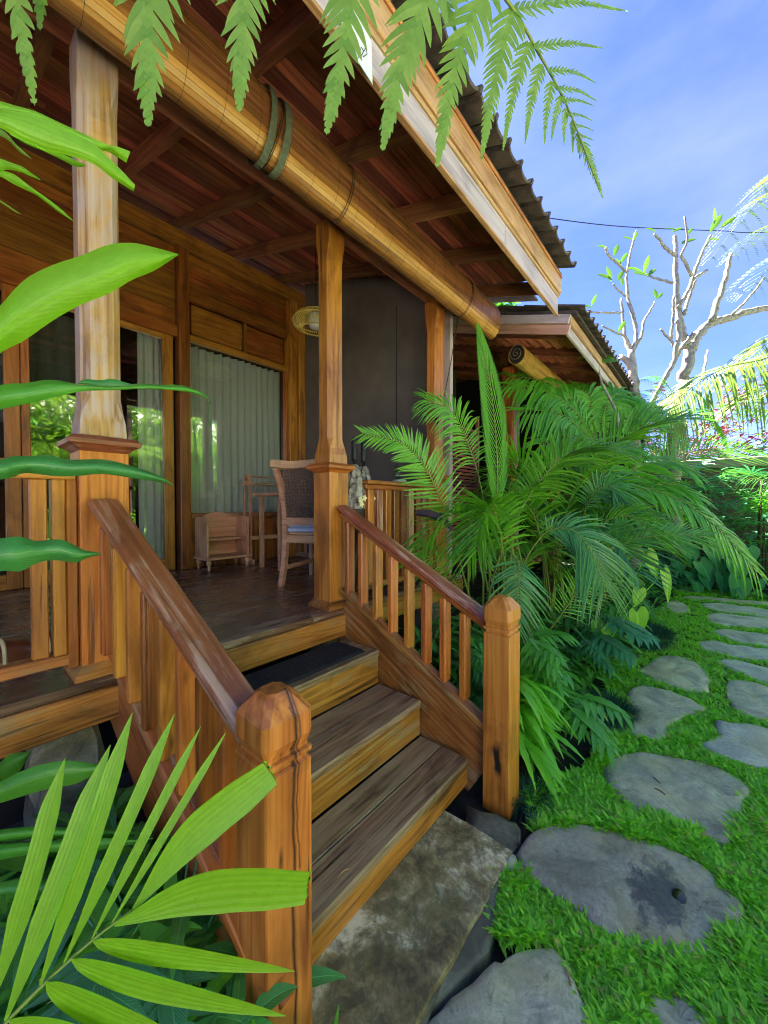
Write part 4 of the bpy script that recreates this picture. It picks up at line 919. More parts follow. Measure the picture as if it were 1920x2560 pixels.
# table beyond the chair
TB = thing('table', 'small teak table whose edge shows behind the chair back', 'table', (2.45, 3.3, .74))
bx('tabletop', (2.06, 3.10, 1.475), (2.95, 3.56, 1.505), 'pale', TB, .006); bx('apron', (2.12, 3.13, 1.41), (2.9, 3.15, 1.473), 'pale', TB)
for x in (2.13, 2.86):
    for y_ in (3.16, 3.49): bx('leg', (x-.02, y_-.02, .741), (x+.02, y_+.02, 1.474), 'pale', TB, .004)
# towel rack
TR = thing('towel_rack', 'pale wooden towel rack with house shaped ends beside the shoe shelf', 'rack', (2.4, 3.78, .74))
for x in (2.135, 2.87):
    for y_ in (3.72, 3.84): bx('post', (x-.011, y_-.016, .80), (x+.011, y_+.016, 1.60), 'pale', TR, .003)
    mb = MB(); pg = [(3.685, 1.60), (3.875, 1.60), (3.80, 1.715), (3.76, 1.715)]; V = [(xx, a, b_) for xx in (x-.013, x+.013) for a, b_ in pg]
    mb.add(V, [(3, 2, 1, 0), (4, 5, 6, 7)]+[(i, (i+1) % 4, 4+(i+1) % 4, 4+i) for i in range(4)]); e_ = mb.build('gable_end', 'pale', TR)
    if x < 2.5: bx('slot', (x-.0145, 3.765, 1.645), (x-.0135, 3.795, 1.675), 'black', e_)
    bx('foot', (x-.014, 3.65, .742), (x+.014, 3.91, .80), 'pale', TR, .012)
for (y_, z_) in ((3.78, 1.695), (3.71, 1.615), (3.85, 1.615)): mb = MB(); tube(mb, [(2.15, y_, z_), (2.855, y_, z_)], .009, 8); mb.build('rail', 'pale', TR)
bx('low_rail', (2.147, 3.765, 1.0), (2.858, 3.795, 1.045), 'pale', TR, .004)
# shoe shelf
SH = thing('shoe_shelf', 'small teak shoe shelf with arched back and turned feet under the window', 'shelf', (1.86, 3.8, .74))
xa, xb, ya, yb_ = 1.645, 2.085, 3.66, 3.93
bx('bottom_shelf', (xa-.02, ya-.02, .842), (xb+.02, yb_, .866), 'pale', SH, .005)
for x in (xa, xb-.018): bx('side_panel', (x, ya, .867), (x+.018, yb_-.02, 1.262), 'pale', SH, .003)
bx('shelf_board', (xa+.019, ya+.03, 1.03), (xb-.019, yb_-.021, 1.05), 'pale', SH, .003)
mb = MB(); pg = [(xa, .867), (xb, .867), (xb, 1.245), (xb-.05, 1.25), (xb-.12, 1.29), ((xa+xb)/2, 1.318), (xa+.12, 1.29), (xa+.05, 1.25), (xa, 1.245)]
V = [(a, yy, b_) for yy in (yb_-.019, yb_) for a, b_ in pg]; n = len(pg); mb.add(V, [tuple(range(n)), tuple(range(n, 2*n))[::-1]]+[(i, n+i, n+(i+1) % n, (i+1) % n) for i in range(n)]); mb.build('back_panel', 'pale', SH)
for x in (xa+.02, xb-.02):
    for y_ in (ya+.01, yb_-.03): mb = MB(); lathe(mb, (x, y_, .741), [(.008, 0), (.012, .004), (.016, .03), (.012, .042), (.022, .055), (.026, .07), (.022, .086), (.014, .095), (.02, .1)], 12); mb.build('foot', 'pale', SH, smooth=True)
# umbrellas
def umbrella(x, y_, label, first):
    U_ = thing('umbrella', label, 'umbrella', (x, y_, .76), 'folded umbrellas standing by the pillar')
    mb = MB(); P_ = [(x, y_, .77), (x, y_, .95), (x, y_, 1.30), (x, y_, 1.42), (x, y_, 1.55), (x, y_, 1.60)]
    V = []; F = []; k = 16
    for i, (r_, z) in enumerate([(.006, .77), (.024, .84), (.036, 1.0), (.044, 1.2), (.048, 1.36)]):
        for j in range(k): a = 2*math.pi*j/k+z*2; q = r_*(1+.28*(j % 2)); V.append((x+q*math.cos(a), y_+q*math.sin(a), z))
    mb.add(V, [(i*k+j, i*k+(j+1) % k, (i+1)*k+(j+1) % k, (i+1)*k+j) for i in range(4) for j in range(k)]); mb.build('canopy', 'umb_dark', U_)
    mb = MB(); V = []
    for i, (r_, z) in enumerate([(.048, 1.36), (.052, 1.45), (.046, 1.56), (.030, 1.64), (.018, 1.66)]):
        for j in range(k): a = 2*math.pi*j/k+z*2; q = r_*(1+.25*(j % 2)); V.append((x+q*math.cos(a), y_+q*math.sin(a), z))
    mb.add(V, [(i*k+j, i*k+(j+1) % k, (i+1)*k+(j+1) % k, (i+1)*k+j) for i in range(4) for j in range(k)]); mb.build('patterned_band', 'umb_white', U_)
    mb = MB(); lathe(mb, (x, y_, 1.655), [(.008, 0), (.008, .03), (.019, .034), (.021, .05), (.021, .17), (.018, .19), (.004, .195)], 14); mb.build('handle', 'black', U_, smooth=True)
    mb = MB(); lathe(mb, (x-.006, y_-.016, 1.70), [(.001, -.006), (.007, 0), (.001, .006)], 8); mb.build('button', 'steel', U_)
    for (dx, dz) in ((-.01, .0), (.03, .012), (.0, -.03)):
        mb = MB()
        for q in range(5): a = 2*math.pi*q/5; blade(mb, (x+dx, y_-.065, 1.42+dz), (math.cos(a), -.15, math.sin(a)), (0, -1, 0), .026, .02, 0, .2, 4, 'ovate')
        mb.build('flower_motif', 'petal', U_)
pa = at(886, 1300, y=1.83); pb = at(909, 1300, y=1.86)
umbrella(pa[0], 1.83, 'folded brown and white umbrella touching the pillar, left of the pair', 1); umbrella(pb[0], 1.86, 'folded brown and white umbrella next to the slat railing, right of the pair', 0)
# glass vase and ash tray on the railing
vc = at(993, 1196, y=1.80); vc[2] = 1.56
tr_ = MB(); lathe(tr_, (vc[0]+.03, vc[1], 1.559), [(.052, 0), (.056, .006), (.05, .02), (.03, .022)], 18); tag(tr_.build('stone_dish', 'stone_cool', smooth=True), 'flat grey stone dish on the veranda railing under the glass vase', 'dish')
VS = MB(); lathe(VS, (vc[0], vc[1], 1.582), [(.02, 0), (.032, .01), (.034, .03), (.022, .055), (.026, .07)], 16); vs = tag(VS.build('glass_vase', 'vaseglass', smooth=True), 'little ruffled glass vase standing on the grey dish', 'vase')
mb = MB()
for q in range(9): a = 2*math.pi*q/9; blade(mb, (vc[0], vc[1], 1.648), (math.cos(a), math.sin(a), .35), (0, 0, 1), .045, .026, .4, .3, 4, 'lance')
o = mb.build('leaf_sprig', 'lf_palm_blue'); tag(o, 'small grey green sprig in the glass vase', 'sprig')
# shoes
def clog(x, y_, rot, label):
    mb = MB(); V = []; k = 14
    rows = [(-.13, .030, .0, .020), (-.11, .042, .0, .05), (-.06, .046, .0, .062), (-.02, .046, .0, .052), (.03, .05, .0, .075), (.09, .052, .0, .068), (.125, .038, .0, .045), (.14, .012, .0, .02)]
    ca, sa = math.cos(rot), math.sin(rot)
    for (l, hw, z0, hh) in rows:
        for j in range(k): a = math.pi*j/(k-1); lx = hw*math.cos(a); V.append((x+l*ca-lx*sa, y_+l*sa+lx*ca, .752+hh*max(0,math.sin(a))**.6))
    T_ = thing('shoe', label, 'shoe', (x, y_, .74), 'pair of red brown clogs')
    mb.add(V, [(i*k+j, i*k+j+1, (i+1)*k+j+1, (i+1)*k+j) for i in range(7) for j in range(k-1)]); mb.build('upper', 'leather', T_, smooth=True)
    so = MB(); V = []
    for z in (.741, .758):
        for q in range(24): a = 2*math.pi*q/24; l = .142*math.cos(a); hw = .05*math.sin(a)*(1+.12*math.cos(a)); V.append((x+l*ca-hw*sa, y_+l*sa+hw*ca, z))
    so.add(V, [(q, (q+1) % 24, 24+(q+1) % 24, 24+q) for q in range(24)]+[tuple(range(24, 48)), tuple(range(24))[::-1]]); so.build('sole', 'rail', T_)
    mb = MB(); P_ = [(x+(.02)*ca-.052*sa*c_, y_+.02*sa+.052*ca*c_, .752+.085*s_) for c_, s_ in [(math.cos(math.pi*q/10), max(0,math.sin(math.pi*q/10))**.7) for q in range(11)]]; tube(mb, P_, .007, 6); mb.build('strap', 'petal', T_)
pc = at(95, 1640, z=.74); clog(pc[0], pc[1]+.03, .3, 'red brown leather clog at the far left, nearer the pillar'); clog(pc[0]-.13, pc[1]+.0, .15, 'red brown leather clog at the far left, nearer the photo edge')
# ------------------------------------------------------------------ neighbouring house
H2 = thing('neighbouring_house', 'second wooden house with pale pink fascia and dark eave beyond the veranda', 'house', (6, 3, 0))
xa, xb = 3.72, 9.6; slp = .308
bx('fascia_board', (xa, .967, 2.93), (xb, .994, 3.018), 'fascia', H2, .005); bx('fascia_board', (xa-.02, .943, 3.021), (xb, .972, 3.10), 'fascia_gold', H2, .005)
board('rake_board', (xa-.013, .96, 2.973), (xa-.013, 5.5, 2.973+slp*4.54), .026, .085, 'pinkwood', H2); board('rake_board', (xa-.032, .955, 3.060), (xa-.032, 5.5, 3.060+slp*4.54), .026, .08, 'fascia', H2)
def rz2(y): return 3.115+slp*(y-.95)
rf = MB(); YR2 = 6.9; rf.add([(xa-.01, .9, rz2(.9)), (xb, .9, rz2(.9)), (xb, YR2, rz2(YR2)), (xa-.01, YR2, rz2(YR2)), (xb, 12.9, rz2(.9)), (xa-.01, 12.9, rz2(.9))]+[(a, b_, c_+.03) for a, b_, c_ in [(xa-.01, .9, rz2(.9)), (xb, .9, rz2(.9)), (xb, YR2, rz2(YR2)), (xa-.01, YR2, rz2(YR2)), (xb, 12.9, rz2(.9)), (xa-.01, 12.9, rz2(.9))]],
       [(0, 3, 2, 1), (3, 5, 4, 2), (6, 7, 8, 9), (9, 8, 10, 11), (0, 1, 7, 6), (1, 2, 8, 7), (0, 6, 9, 3)]); rf.build('roof', 'tile', H2)
tiles(H2, xa+.05, 8.6, .84, 4, rz2)
for k in range(9):
    x = xa+.35+.62*k; board('rafter', (x, 1.0, rz2(1.0)-.06), (x, 4.2, rz2(4.2)-.06), .055, .09, 'rafter', H2)
bl = MB()
yy = .99
while yy < 4.2: bl.box((xa+.05, yy, rz2(yy+.06)-.02), (xb, yy+.115, rz2(yy+.06)-.008)); yy += .12
o = bl.build('ceiling', 'ceil', H2); o['kind'] = 'stuff'
bx('wall', (xa+.35, 4.1, 0), (xb, 4.2, 4.1), 'dark', H2); bx('side_wall', (xa+.3, 4.22, 0), (xa+.4, 9, 4.1), 'dark', H2)
bx('side_wall', (6.9, 1.92, .1), (7.0, 4.09, 3.9), 'dark', H2); bx('side_wall', (9.5, 1.0, .1), (9.58, 4.09, 3.6), 'dark', H2)
bx('floor', (xa+.4, 1.72, .60), (xb, 4.09, .72), 'floor', H2)
for x in (4.40, 6.2, 8.0): bx('pillar', (x, 1.75, .0), (x+.15, 1.90, 3.05), 'teakZ', H2, .02)
for x in (4.56,): bx('pillar_board', (x, 1.752, .0), (x+.055, 1.90, 3.05), 'fascia', H2, .01)
bx('ring_beam', (xa+.6, 1.78, 3.06), (xb, 1.88, 3.18), 'rafter', H2)
bx('railing_rail', (4.65, 1.78, 1.50), (8, 1.84, 1.56), 'wallwood', H2)
bx('pillar', (2.99, 1.77, .76), (3.04, 1.90, 3.2), 'fascia', H, .006)
B2 = blind('smaller rolled blind hanging under the neighbouring eave with its spiral end showing', 3.90, 6.4, 1.52, 2.955, .085, .10, 22, 12, mat='slat_gold')
sp = MB(); P_ = [(3.888, 1.52+.0032*q*math.cos(q*.62), 2.965+.0036*q*math.sin(q*.62)) for q in range(26)]; tube(sp, P_, .006, 5); sp.build('spiral_end', 'rattan_dark', B2)
# red slatted screen
RS_ = thing('red_slat_screen', 'red brown horizontal slat screen in shade behind the palm spear', 'screen', (3.9, 2.2, 1))
zz = .9
while zz < 2.32: bx('slat', (3.32, 2.2, zz), (4.38, 2.215, zz+.030), 'redslat', RS_, .003); zz += .042
bx('frame', (4.385, 2.19, .8), (4.42, 2.23, 2.5), 'rafter', RS_); bx('frame', (3.28, 2.19, .8), (3.315, 2.23, 2.5), 'rafter', RS_)
bx('backing', (3.25, 2.6, .1), (4.55, 2.63, 3.2), 'dark', H2)
# far boundary wall
BW = thing('boundary_wall', 'brown board boundary wall with pale coping at the far right end of the path', 'wall', (10, -1, 0))
zz = 0
while zz < 1.95: bx('fence_board', (10.0, -7.5, zz), (10.035, 3.2, zz+.185), 'fence', BW, .006); zz += .192
bx('wall_body', (10.05, -7.5, 0), (10.3, 3.2, 2.1), 'render', BW); bx('coping', (9.93, -7.6, 2.12), (10.42, 3.3, 2.3), 'coping', BW, .02)
for yy in (-5.4, -3.3, -1.2, .9, 3.0): bx('fence_post', (9.94, yy, 0), (9.995, yy+.09, 1.97), 'fence', BW, .005)
# power cable
mb = MB(); tube(mb, spline([at(1290, 531, d=7.5), at(1335, 540, d=8), at(1550, 566, d=9.2), at(1800, 577, d=10.5), at(1960, 580, d=11.5), at(2600, 560, d=14)], 30), .011, 5); tag(mb.build('power_cable', 'cable', smooth=True), 'thin black overhead cable crossing the sky from the roof edge', 'cable')
# ------------------------------------------------------------------ carpet grass between the stones (nobody could count it)
PXPOLY = [np.array(p) for p in POLYS]
def inside_many(P, pg):
    x, y = P[:, 0], P[:, 1]; c = np.zeros(len(P), bool); n = len(pg)
    for i in range(n):
        x1_, y1 = pg[i][:2]; x2, y2 = pg[(i+1) % n][:2]
        m = ((y1 > y) != (y2 > y)); xx = (x2-x1_)*(y-y1)/((y2-y1) if y2 != y1 else 1e-9)+x1_; c ^= m & (x < xx)
    return c
GP = [at(u, v, z=0)[:2] for u, v in [(1236, 2205), (1262, 2188), (1330, 2180), (1340, 2060), (1310, 1995), (1390, 1955), (1470, 1930), (1500, 1870), (1490, 1800), (1520, 1720), (1480, 1650), (1430, 1620), (1500, 1560), (1640, 1530), (1690, 1490), (1668, 1465), (1800, 1478), (1990, 1500)]]
GP += [np.array([9.8, -1.2]), np.array([9.8, -1.78]), np.array([1.3, -1.78]), np.array([.9, -1.2])]+[at(u, v, z=0)[:2] for u, v in [(1700, 2800), (1480, 2640), (1380, 2362), (1300, 2372), (1236, 2350), (1228, 2260)]]
def scatter(n, xr, yr, dens_fall):
    P = np.c_[RS.uniform(*xr, n), RS.uniform(*yr, n)]; d = np.hypot(P[:, 0], P[:, 1])
    P = P[RS.rand(n) < np.minimum(1, (dens_fall/np.maximum(d, .3))**1.4)]; return P[inside_many(P, GP)]
P = np.vstack([scatter(340000, (.9, 3.2), (-1.2, .75), 1.5), scatter(360000, (3.2, 9.8), (-2.2, .8), 2.0), scatter(60000, (.9, 9.8), (-1.8, -1.2), 2.0)])
keep = np.ones(len(P), bool)
for pg in PXPOLY[:18]:
    c = pg.mean(0); keep &= ~inside_many(P, c+(pg-c)*.985)
P = P[keep]; n = len(P); dist = np.hypot(P[:, 0], P[:, 1])
sc = np.clip(.85+dist*.09+.35*np.exp(-((dist-1.5)/1.0)**2), .9, 1.7)
az = RS.rand(n)*2*math.pi; el = np.radians(RS.uniform(12, 62, n)); L_ = RS.uniform(.024, .058, n)*sc*(1+.25*np.sin(P[:, 0]*7+1)*np.sin(P[:, 1]*6)); W_ = RS.uniform(.0055, .0125, n)*sc
D = np.c_[np.cos(az)*np.cos(el), np.sin(az)*np.cos(el), np.sin(el)]; Sd = np.c_[-np.sin(az), np.cos(az), np.zeros(n)]
clump = .012*np.sin(P[:, 0]*23)*np.sin(P[:, 1]*19)+.01*RS.rand(n)
B = np.c_[P, .0+np.maximum(0, clump)]
q1 = B+D*(L_*.5)[:, None]; q2 = B+D*L_[:, None]; q2[:, 2] -= L_*.28
ws = (W_*.5)[:, None]
V = np.stack([B-Sd*ws*.6, B+Sd*ws*.6, q1-Sd*ws, q1+Sd*ws, q2], 1).reshape(-1, 3)
idx = np.arange(n)*5
me = bpy.data.meshes.new('grass'); me.vertices.add(n*5); me.vertices.foreach_set('co', V.ravel())
lp = np.stack([idx, idx+1, idx+3, idx+2, idx+2, idx+3, idx+4], 1).ravel(); me.loops.add(n*7); me.loops.foreach_set('vertex_index', lp)
me.polygons.add(n*2); ls = np.stack([np.arange(n)*7, np.arange(n)*7+4], 1).ravel(); me.polygons.foreach_set('loop_start', ls)
me.update(calc_edges=True); me.materials.append(M['lf_grass']); me.uv_layers.new(name='UVMap')
go = bpy.data.objects.new('grass', me); COL.objects.link(go); go['kind'] = 'stuff'; go['label'] = 'broad bladed green carpet grass growing between the path stones'
print('grass blades', n)
# ------------------------------------------------------------------ overhead tree fern frond
FF = thing('tree_fern_frond', 'large bright tree fern frond hanging across the top of the photo', 'fern', tuple(at(900, -300, d=.85)))
rc = [(-60, -420, .72), (400, -380, .72), (800, -290, .75), (1100, -150, .8), (1240, -30, .84), (1300, 50, .87), (1345, 130, .9), (1385, 200, .92), (1420, 270, .94), (1450, 345, .95), (1480, 425, .96), (1500, 480, .965)]
RC = [at(u, v, d=d) for u, v, d in rc]; mb = MB(); tube(mb, spline(RC, 40), np.linspace(.006, .0012, 40), 6); mb.build('stalk', 'stem', FF, smooth=True)
view = nrm(-fwv)
def leafy(bu, bv, tu, tv, hw, n, d, bow=0., curve=18):
    """one hanging pinna with curved, separate pinnules"""
    mb = MB(); b0 = at(bu, bv, d=d); t0 = at(tu, tv, d=d+.02); dr = t0-b0; ln = np.linalg.norm(dr); side = nrm(np.cross(dr, view))
    P = spline([b0, (b0+t0)/2+side*bow*ln, t0], 30); T = np.gradient(P, axis=0); T /= np.linalg.norm(T, axis=1)[:, None]
    hwm = hw/FPX*d; nr = nrm(view+np.array([.15, .05, .1]))
    tq = np.linspace(0, 1, 30); strip(mb, P, np.where(tq > .72, hwm*2.0*np.maximum(0, 1-tq)**.9*np.minimum(1, (tq-.6)/.25), hwm*.26*(1-tq*.3))+.0008, nr, .0)
    for i in range(n):
        s = 1-(1-(i+.2)/n)**1.25; f = s*29; a = int(f); p = P[a]*(1-f+a)+P[min(a+1, 29)]*(f-a); tg = T[a]
        l = (hwm*(1.42*max(0, 1-s)**.82)+hwm*.02)*random.uniform(.9, 1.06); wd = ln/n*.74*(1.15-.55*s)
        for sd in (-1, 1):
            S_ = nrm(np.cross(tg, nr))*sd; an = R(56-20*s+random.uniform(-4, 4)); N_ = nrm(np.cross(S_, tg))*sd
            dd = S_*math.sin(an)+tg*math.cos(an)
            t = np.linspace(0, 1, 7); Q = p+np.outer(t*l, dd)+np.outer(t*t*l*.22, tg)+np.outer((t*t)*l*random.uniform(-.22, .12), N_)
            strip(mb, Q, wd*np.array([1.25, 1.05, 1., .92, .74, .46, .04]), N_, .10)
    return mb.build('pinna', 'lf_fern', FF, smooth=True)
for a in [(20, -380, 87, 265, 70, 17, .66, .03), (395, -340, 370, 318, 118, 17, .68, .02), (640, -330, 598, 282, 98, 18, .70, .015), (890, -255, 816, 338, 96, 18, .74, -.03), (1125, -125, 955, 378, 84, 17, .78, .05),
          (1215, -55, 1092, 420, 60, 19, .82, .04), (1283, 20, 1203, 400, 42, 22, .86, .02), (1322, 105, 1257, 378, 24, 20, .89, .03), (1352, 160, 1312, 362, 19, 18, .90, .03), (1380, 203, 1361, 362, 15, 15, .92, .03),
          (1402, 240, 1378, 354, 13, 13, .93, .03), (1415, 270, 1410, 364, 11, 12, .94, .03), (1432, 300, 1432, 385, 10, 11, .95, .0), (1445, 330, 1450, 400, 9, 9, .955, 0),
          (1283, 25, 1570, 28, 27, 24, .86, -.07), (1335, 118, 1512, 121, 20, 19, .89, -.06), (1370, 178, 1492, 208, 15, 16, .91, -.10), (1393, 222, 1494, 254, 13, 14, .92, -.10), (1405, 252, 1486, 265, 11, 12, .93, -.08),
          (1417, 285, 1483, 303, 10, 11, .94, -.08), (1428, 315, 1484, 327, 9, 10, .945, -.08), (1440, 340, 1486, 352, 8, 9, .95, -.06), (1452, 352, 1508, 497, 20, 24, .955, -.02),
          (100, -330, 100, 78, 60, 12, .72, 0), (1050, -160, 1140, 80, 50, 12, .83, 0)]: leafy(*a[:7], bow=a[7])
# ------------------------------------------------------------------ near leaves entering from the left
GP_ = thing('ginger_plant', 'ginger plant with long wavy leaves reaching in from the left edge', 'plant', tuple(at(-300, 1300, d=.75)))
poly_leaf('leaf', [(-220, 1010), (-80, 850), (0, 765), (60, 700), (130, 663), (200, 640), (270, 612), (330, 607), (385, 618), (446, 635)], [(-150, 1080), (-60, 950), (0, 884), (60, 852), (130, 803), (200, 763), (270, 735), (330, 700), (385, 677), (446, 638)], .62, .80, 'lf_lime', GP_, .02, 26)
poly_leaf('leaf', [(-150, 1000), (0, 962), (60, 958), (110, 950), (150, 951), (200, 962), (300, 965), (350, 958), (400, 962), (450, 962), (490, 975), (515, 988), (528, 1010)], [(-150, 1060), (0, 1024), (90, 1005), (170, 985), (220, 977), (300, 975), (350, 972), (400, 973), (440, 977), (480, 982), (505, 990), (520, 1000), (525, 1013)], .66, .86, 'lf_ginger2', GP_, .015, 26)
poly_leaf('leaf_fold', [(195, 957), (215, 947), (250, 951), (280, 946), (310, 955), (337, 962)], [(195, 960), (215, 962), (250, 970), (280, 974), (310, 973), (340, 966)], .80, .84, 'lf_ginger', GP_, .004, 10)
poly_leaf('leaf', z4([(-350, 1330), (0, 1300), (70, 1280), (200, 1280), (280, 1272), (400, 1300), (500, 1300), (620, 1300), (750, 1330), (880, 1372), (970, 1410), (1030, 1452)]), z4([(-350, 1480), (0, 1420), (80, 1405), (150, 1380), (300, 1397), (450, 1400), (600, 1385), (750, 1405), (850, 1420), (930, 1432), (990, 1442), (1028, 1458)]), .68, .84, 'lf_ginger', GP_, .02, 26)
poly_leaf('leaf', z1b([(-300, 370), (0, 345), (100, 335), (160, 345), (220, 362), (350, 350), (430, 380), (500, 415), (560, 425), (606, 438)]), z1b([(-300, 590), (0, 540), (120, 542), (200, 500), (270, 480), (330, 475), (450, 490), (500, 470), (560, 450), (604, 444)]), .68, .80, 'lf_ginger', GP_, .02, 24)
mb = MB(); tube(mb, [at(1240*.4219, 600+960*.4219, d=.85), at(520, 1040, d=.86), at(524, 1090, d=.86), at(527, 1140, d=.86)], .0006, 4); mb.build('leaf_tip', 'lf_ginger', GP_)
mb = MB()
for a, b_ in (((-350, 1330), (30, 1080)), ((-300, 1440), (0, 1230))): pass
tube(mb, spline([at(-120, 1010, d=.62), at(-260, 1300, d=.62), at(-300, 1900, d=.62), at(-300, 2400, d=.7)], 12), .012, 8); mb.build('stem', 'stem', GP_, smooth=True)
PL = thing('palm_frond', 'bright green palm frond with notched leaflet ends at the upper left edge', 'palm', tuple(at(-250, 300, d=.7)))
poly_leaf('leaflet', z1([(-300, 530), (0, 640), (170, 668), (330, 735), (450, 800), (560, 855), (660, 950), (740, 1030), (800, 1095)]), z1([(-300, 640), (0, 758), (130, 840), (260, 895), (420, 925), (560, 975), (650, 1045), (720, 1090), (792, 1136)]), .62, .76, 'lf_bright', PL, .008, 22)
poly_leaf('leaflet', z1([(-300, 480), (0, 598), (200, 655), (330, 715), (450, 770), (620, 850), (700, 870), (772, 898)]), z1([(-300, 560), (0, 660), (170, 690), (330, 750), (450, 820), (560, 885), (640, 900), (748, 964)]), .63, .77, 'lf_bright', PL, .006, 22)
poly_leaf('leaflet', z1([(60, 790), (180, 850), (300, 885), (400, 925), (460, 955), (516, 978)]), z1([(60, 800), (180, 862), (300, 915), (380, 955), (440, 985), (480, 992)]), .64, .74, 'lf_bright', PL, .003, 14)
poly_leaf('leaflet', z1([(-100, 920), (0, 938), (60, 962), (130, 985), (180, 1020), (240, 1062)]), z1([(-100, 975), (0, 1010), (50, 1005), (120, 1020), (180, 1045), (238, 1068)]), .66, .74, 'lf_bright', PL, .003, 14)
poly_leaf('leaflet', z1([(-100, 960), (0, 1005), (80, 1030), (160, 1090), (230, 1140), (300, 1190), (370, 1245), (436, 1308)]), z1([(-100, 1010), (0, 1045), (70, 1085), (140, 1120), (210, 1155), (290, 1212), (360, 1265), (434, 1312)]), .66, .80, 'lf_bright', PL, .003, 18)
poly_leaf('leaflet', z1([(-60, 740), (0, 762), (50, 800), (90, 850), (140, 895), (188, 940)]), z1([(-60, 790), (0, 805), (50, 832), (80, 862), (120, 905), (185, 942)]), .68, .76, 'lf_fern', PL, .003, 12)
poly_leaf('leaflet', z1([(-60, 1150), (0, 1185), (40, 1210), (80, 1238), (124, 1268)]), z1([(-60, 1170), (0, 1198), (40, 1222), (80, 1250), (122, 1271)]), .68, .76, 'lf_fern', PL, .002, 10)
mb = MB(); tube(mb, spline([at(-130, 200, d=.62), at(-160, 400, d=.64), at(-150, 600, d=.66)], 8), .006, 6); mb.build('stalk', 'stem', PL, smooth=True)
# bottom left palm frond
BP = thing('palm_frond', 'bright green young palm frond spreading across the bottom left corner', 'palm', tuple(at(-20, 2600, d=.5)))
mb = MB(); tube(mb, spline([at(-60, 2640, d=.50), at(12, 2560, d=.52), at(99, 2470, d=.54), at(160, 2413, d=.555), at(229, 2352, d=.57), at(283, 2310, d=.58), at(331, 2274, d=.59)], 24), np.linspace(.0035, .0014, 24), 6); mb.build('stalk', 'stem', BP, smooth=True)
def leaflet(b, t, wpx, d0, d1, prof, bow=0., fold=.35, mat='lf_bright', parent=None, notch=False, nref=None):
    mb = MB(); b0 = at(*b, d=d0); t0 = at(*t, d=d1); side = nrm(np.cross(t0-b0, view)); ln = np.linalg.norm(t0-b0)
    n = 22; P = spline([b0, b0*.55+t0*.45+side*bow*ln+np.array([0, 0, .012]), t0], n); t_ = np.linspace(0, 1, n)
    if prof == 'cut': Wd = np.minimum(1, .08+1.05*np.sin(np.clip(t_*1.25, 0, 1.0)*math.pi/2)**1.1)*np.where(t_ > .8, 1-(t_-.8)*1.1, 1)
    elif prof == 'long': Wd = np.minimum(1, .12+t_*2.6)*np.minimum(1, (1-t_)*4.5+.03)**.9
    else: Wd = np.maximum(.02, np.sin(np.pi*np.clip(t_, 0, 1)**.72)**.75)
    strip(mb, P, wpx/FPX*(d0+d1)/2*Wd, view if nref is None else nref, fold)
    if notch:
        T = nrm(P[-1]-P[-3]); S_ = nrm(np.cross(T, view)); w_ = wpx/FPX*(d0+d1)/2*Wd[-1]/2
        V = []
        for k in range(5): V += [P[-1]+S_*w_*(1-2*k/4)*-1, P[-1]+S_*w_*(1-2*(k+.3)/4)*-1+T*random.uniform(.002, .008)]
        V = V[:-1]; mb.add(V+[P[-1]], [(i, i+1, 9) for i in range(8)], [(i/8, 1) for i in range(9)]+[(.5, .98)])
    return mb.build('leaflet', mat, parent or BP, smooth=True)
leaflet((-16, 2500), (163, 1896), 52, .53, .60, 'long', .03)
leaflet((14, 2552), (276, 1862), 54, .52, .62, 'long', .02)
leaflet((101, 2463), (331, 1782), 46, .54, .63, 'long', .025)
leaflet((160, 2408), (436, 1786), 34, .555, .65, 'long', .02)
leaflet((228, 2350), (502, 1816), 24, .57, .66, 'long', .02)
leaflet((278, 2311), (566, 1829), 20, .58, .67, 'long', .02)
leaflet((331, 2276), (675, 1930), 88, .59, .66, 'cut', -.03, .25, notch=True)
leaflet((286, 2312), (768, 2212), 112, .58, .64, 'cut', -.05, .2, notch=True)
leaflet((230, 2352), (738, 2428), 62, .57, .62, 'lance', .04, .2)
leaflet((177, 2398), (716, 2540), 70, .555, .60, 'lance', .05, .2)
leaflet((114, 2455), (540, 2640), 84, .54, .58, 'lance', .05, .2)
leaflet((21, 2552), (330, 2620), 60, .52, .55, 'lance', .03, .2)
# ------------------------------------------------------------------ leafy planting at the bottom left, beside the stairs
def shrub(name, label, cat, loc, fn, mat, parts, partname='leaf', group=None):
    T_ = thing(name, label, cat, loc, group)
    for k in range(parts):
        mb = MB(); fn(mb, k, np.array(loc, float)); mb.build(partname, mat, T_, smooth=True)
    return T_
def broad(r_, L0, W0, lean=.5, zup=.3, droop=.5, prof='lance'):
    def f(mb, k, c):
        a = random.uniform(0, 6.28) if r_ is None else r_[k % len(r_)]
        st = c+np.array([.02*math.cos(a), .02*math.sin(a), 0]); d = np.array([math.cos(a)*lean, math.sin(a)*lean, 1.]); l1 = zup*random.uniform(.6, 1.15); m = st+nrm(d)*l1
        tube(mb, spline([st, st+(m-st)*.5+np.array([0, 0, .02]), m], 6), .0035, 5)
        dd = np.array([math.cos(a), math.sin(a), random.uniform(-.1, .5)]); blade(mb, m, dd, (0, 0, 1), L0*random.uniform(.75, 1.15), W0*random.uniform(.8, 1.15), droop, .18, 9, prof, random.uniform(-.4, .4))
    return f
def BLg(x, y): return (x, y, 0)
shrub('broad_leaf_plant', 'green broad leaf plant in front of the dark gap under the veranda floor', 'plant', (.10, 1.42, 0), broad(None, .34, .11, .35, .42, .5), 'lf_ginger2', 13)
shrub('broad_leaf_plant', 'low broad leaf plant beside the left stair stringer', 'plant', (.30, 1.12, 0), broad(None, .28, .09, .5, .30, .5), 'lf_dark', 13)
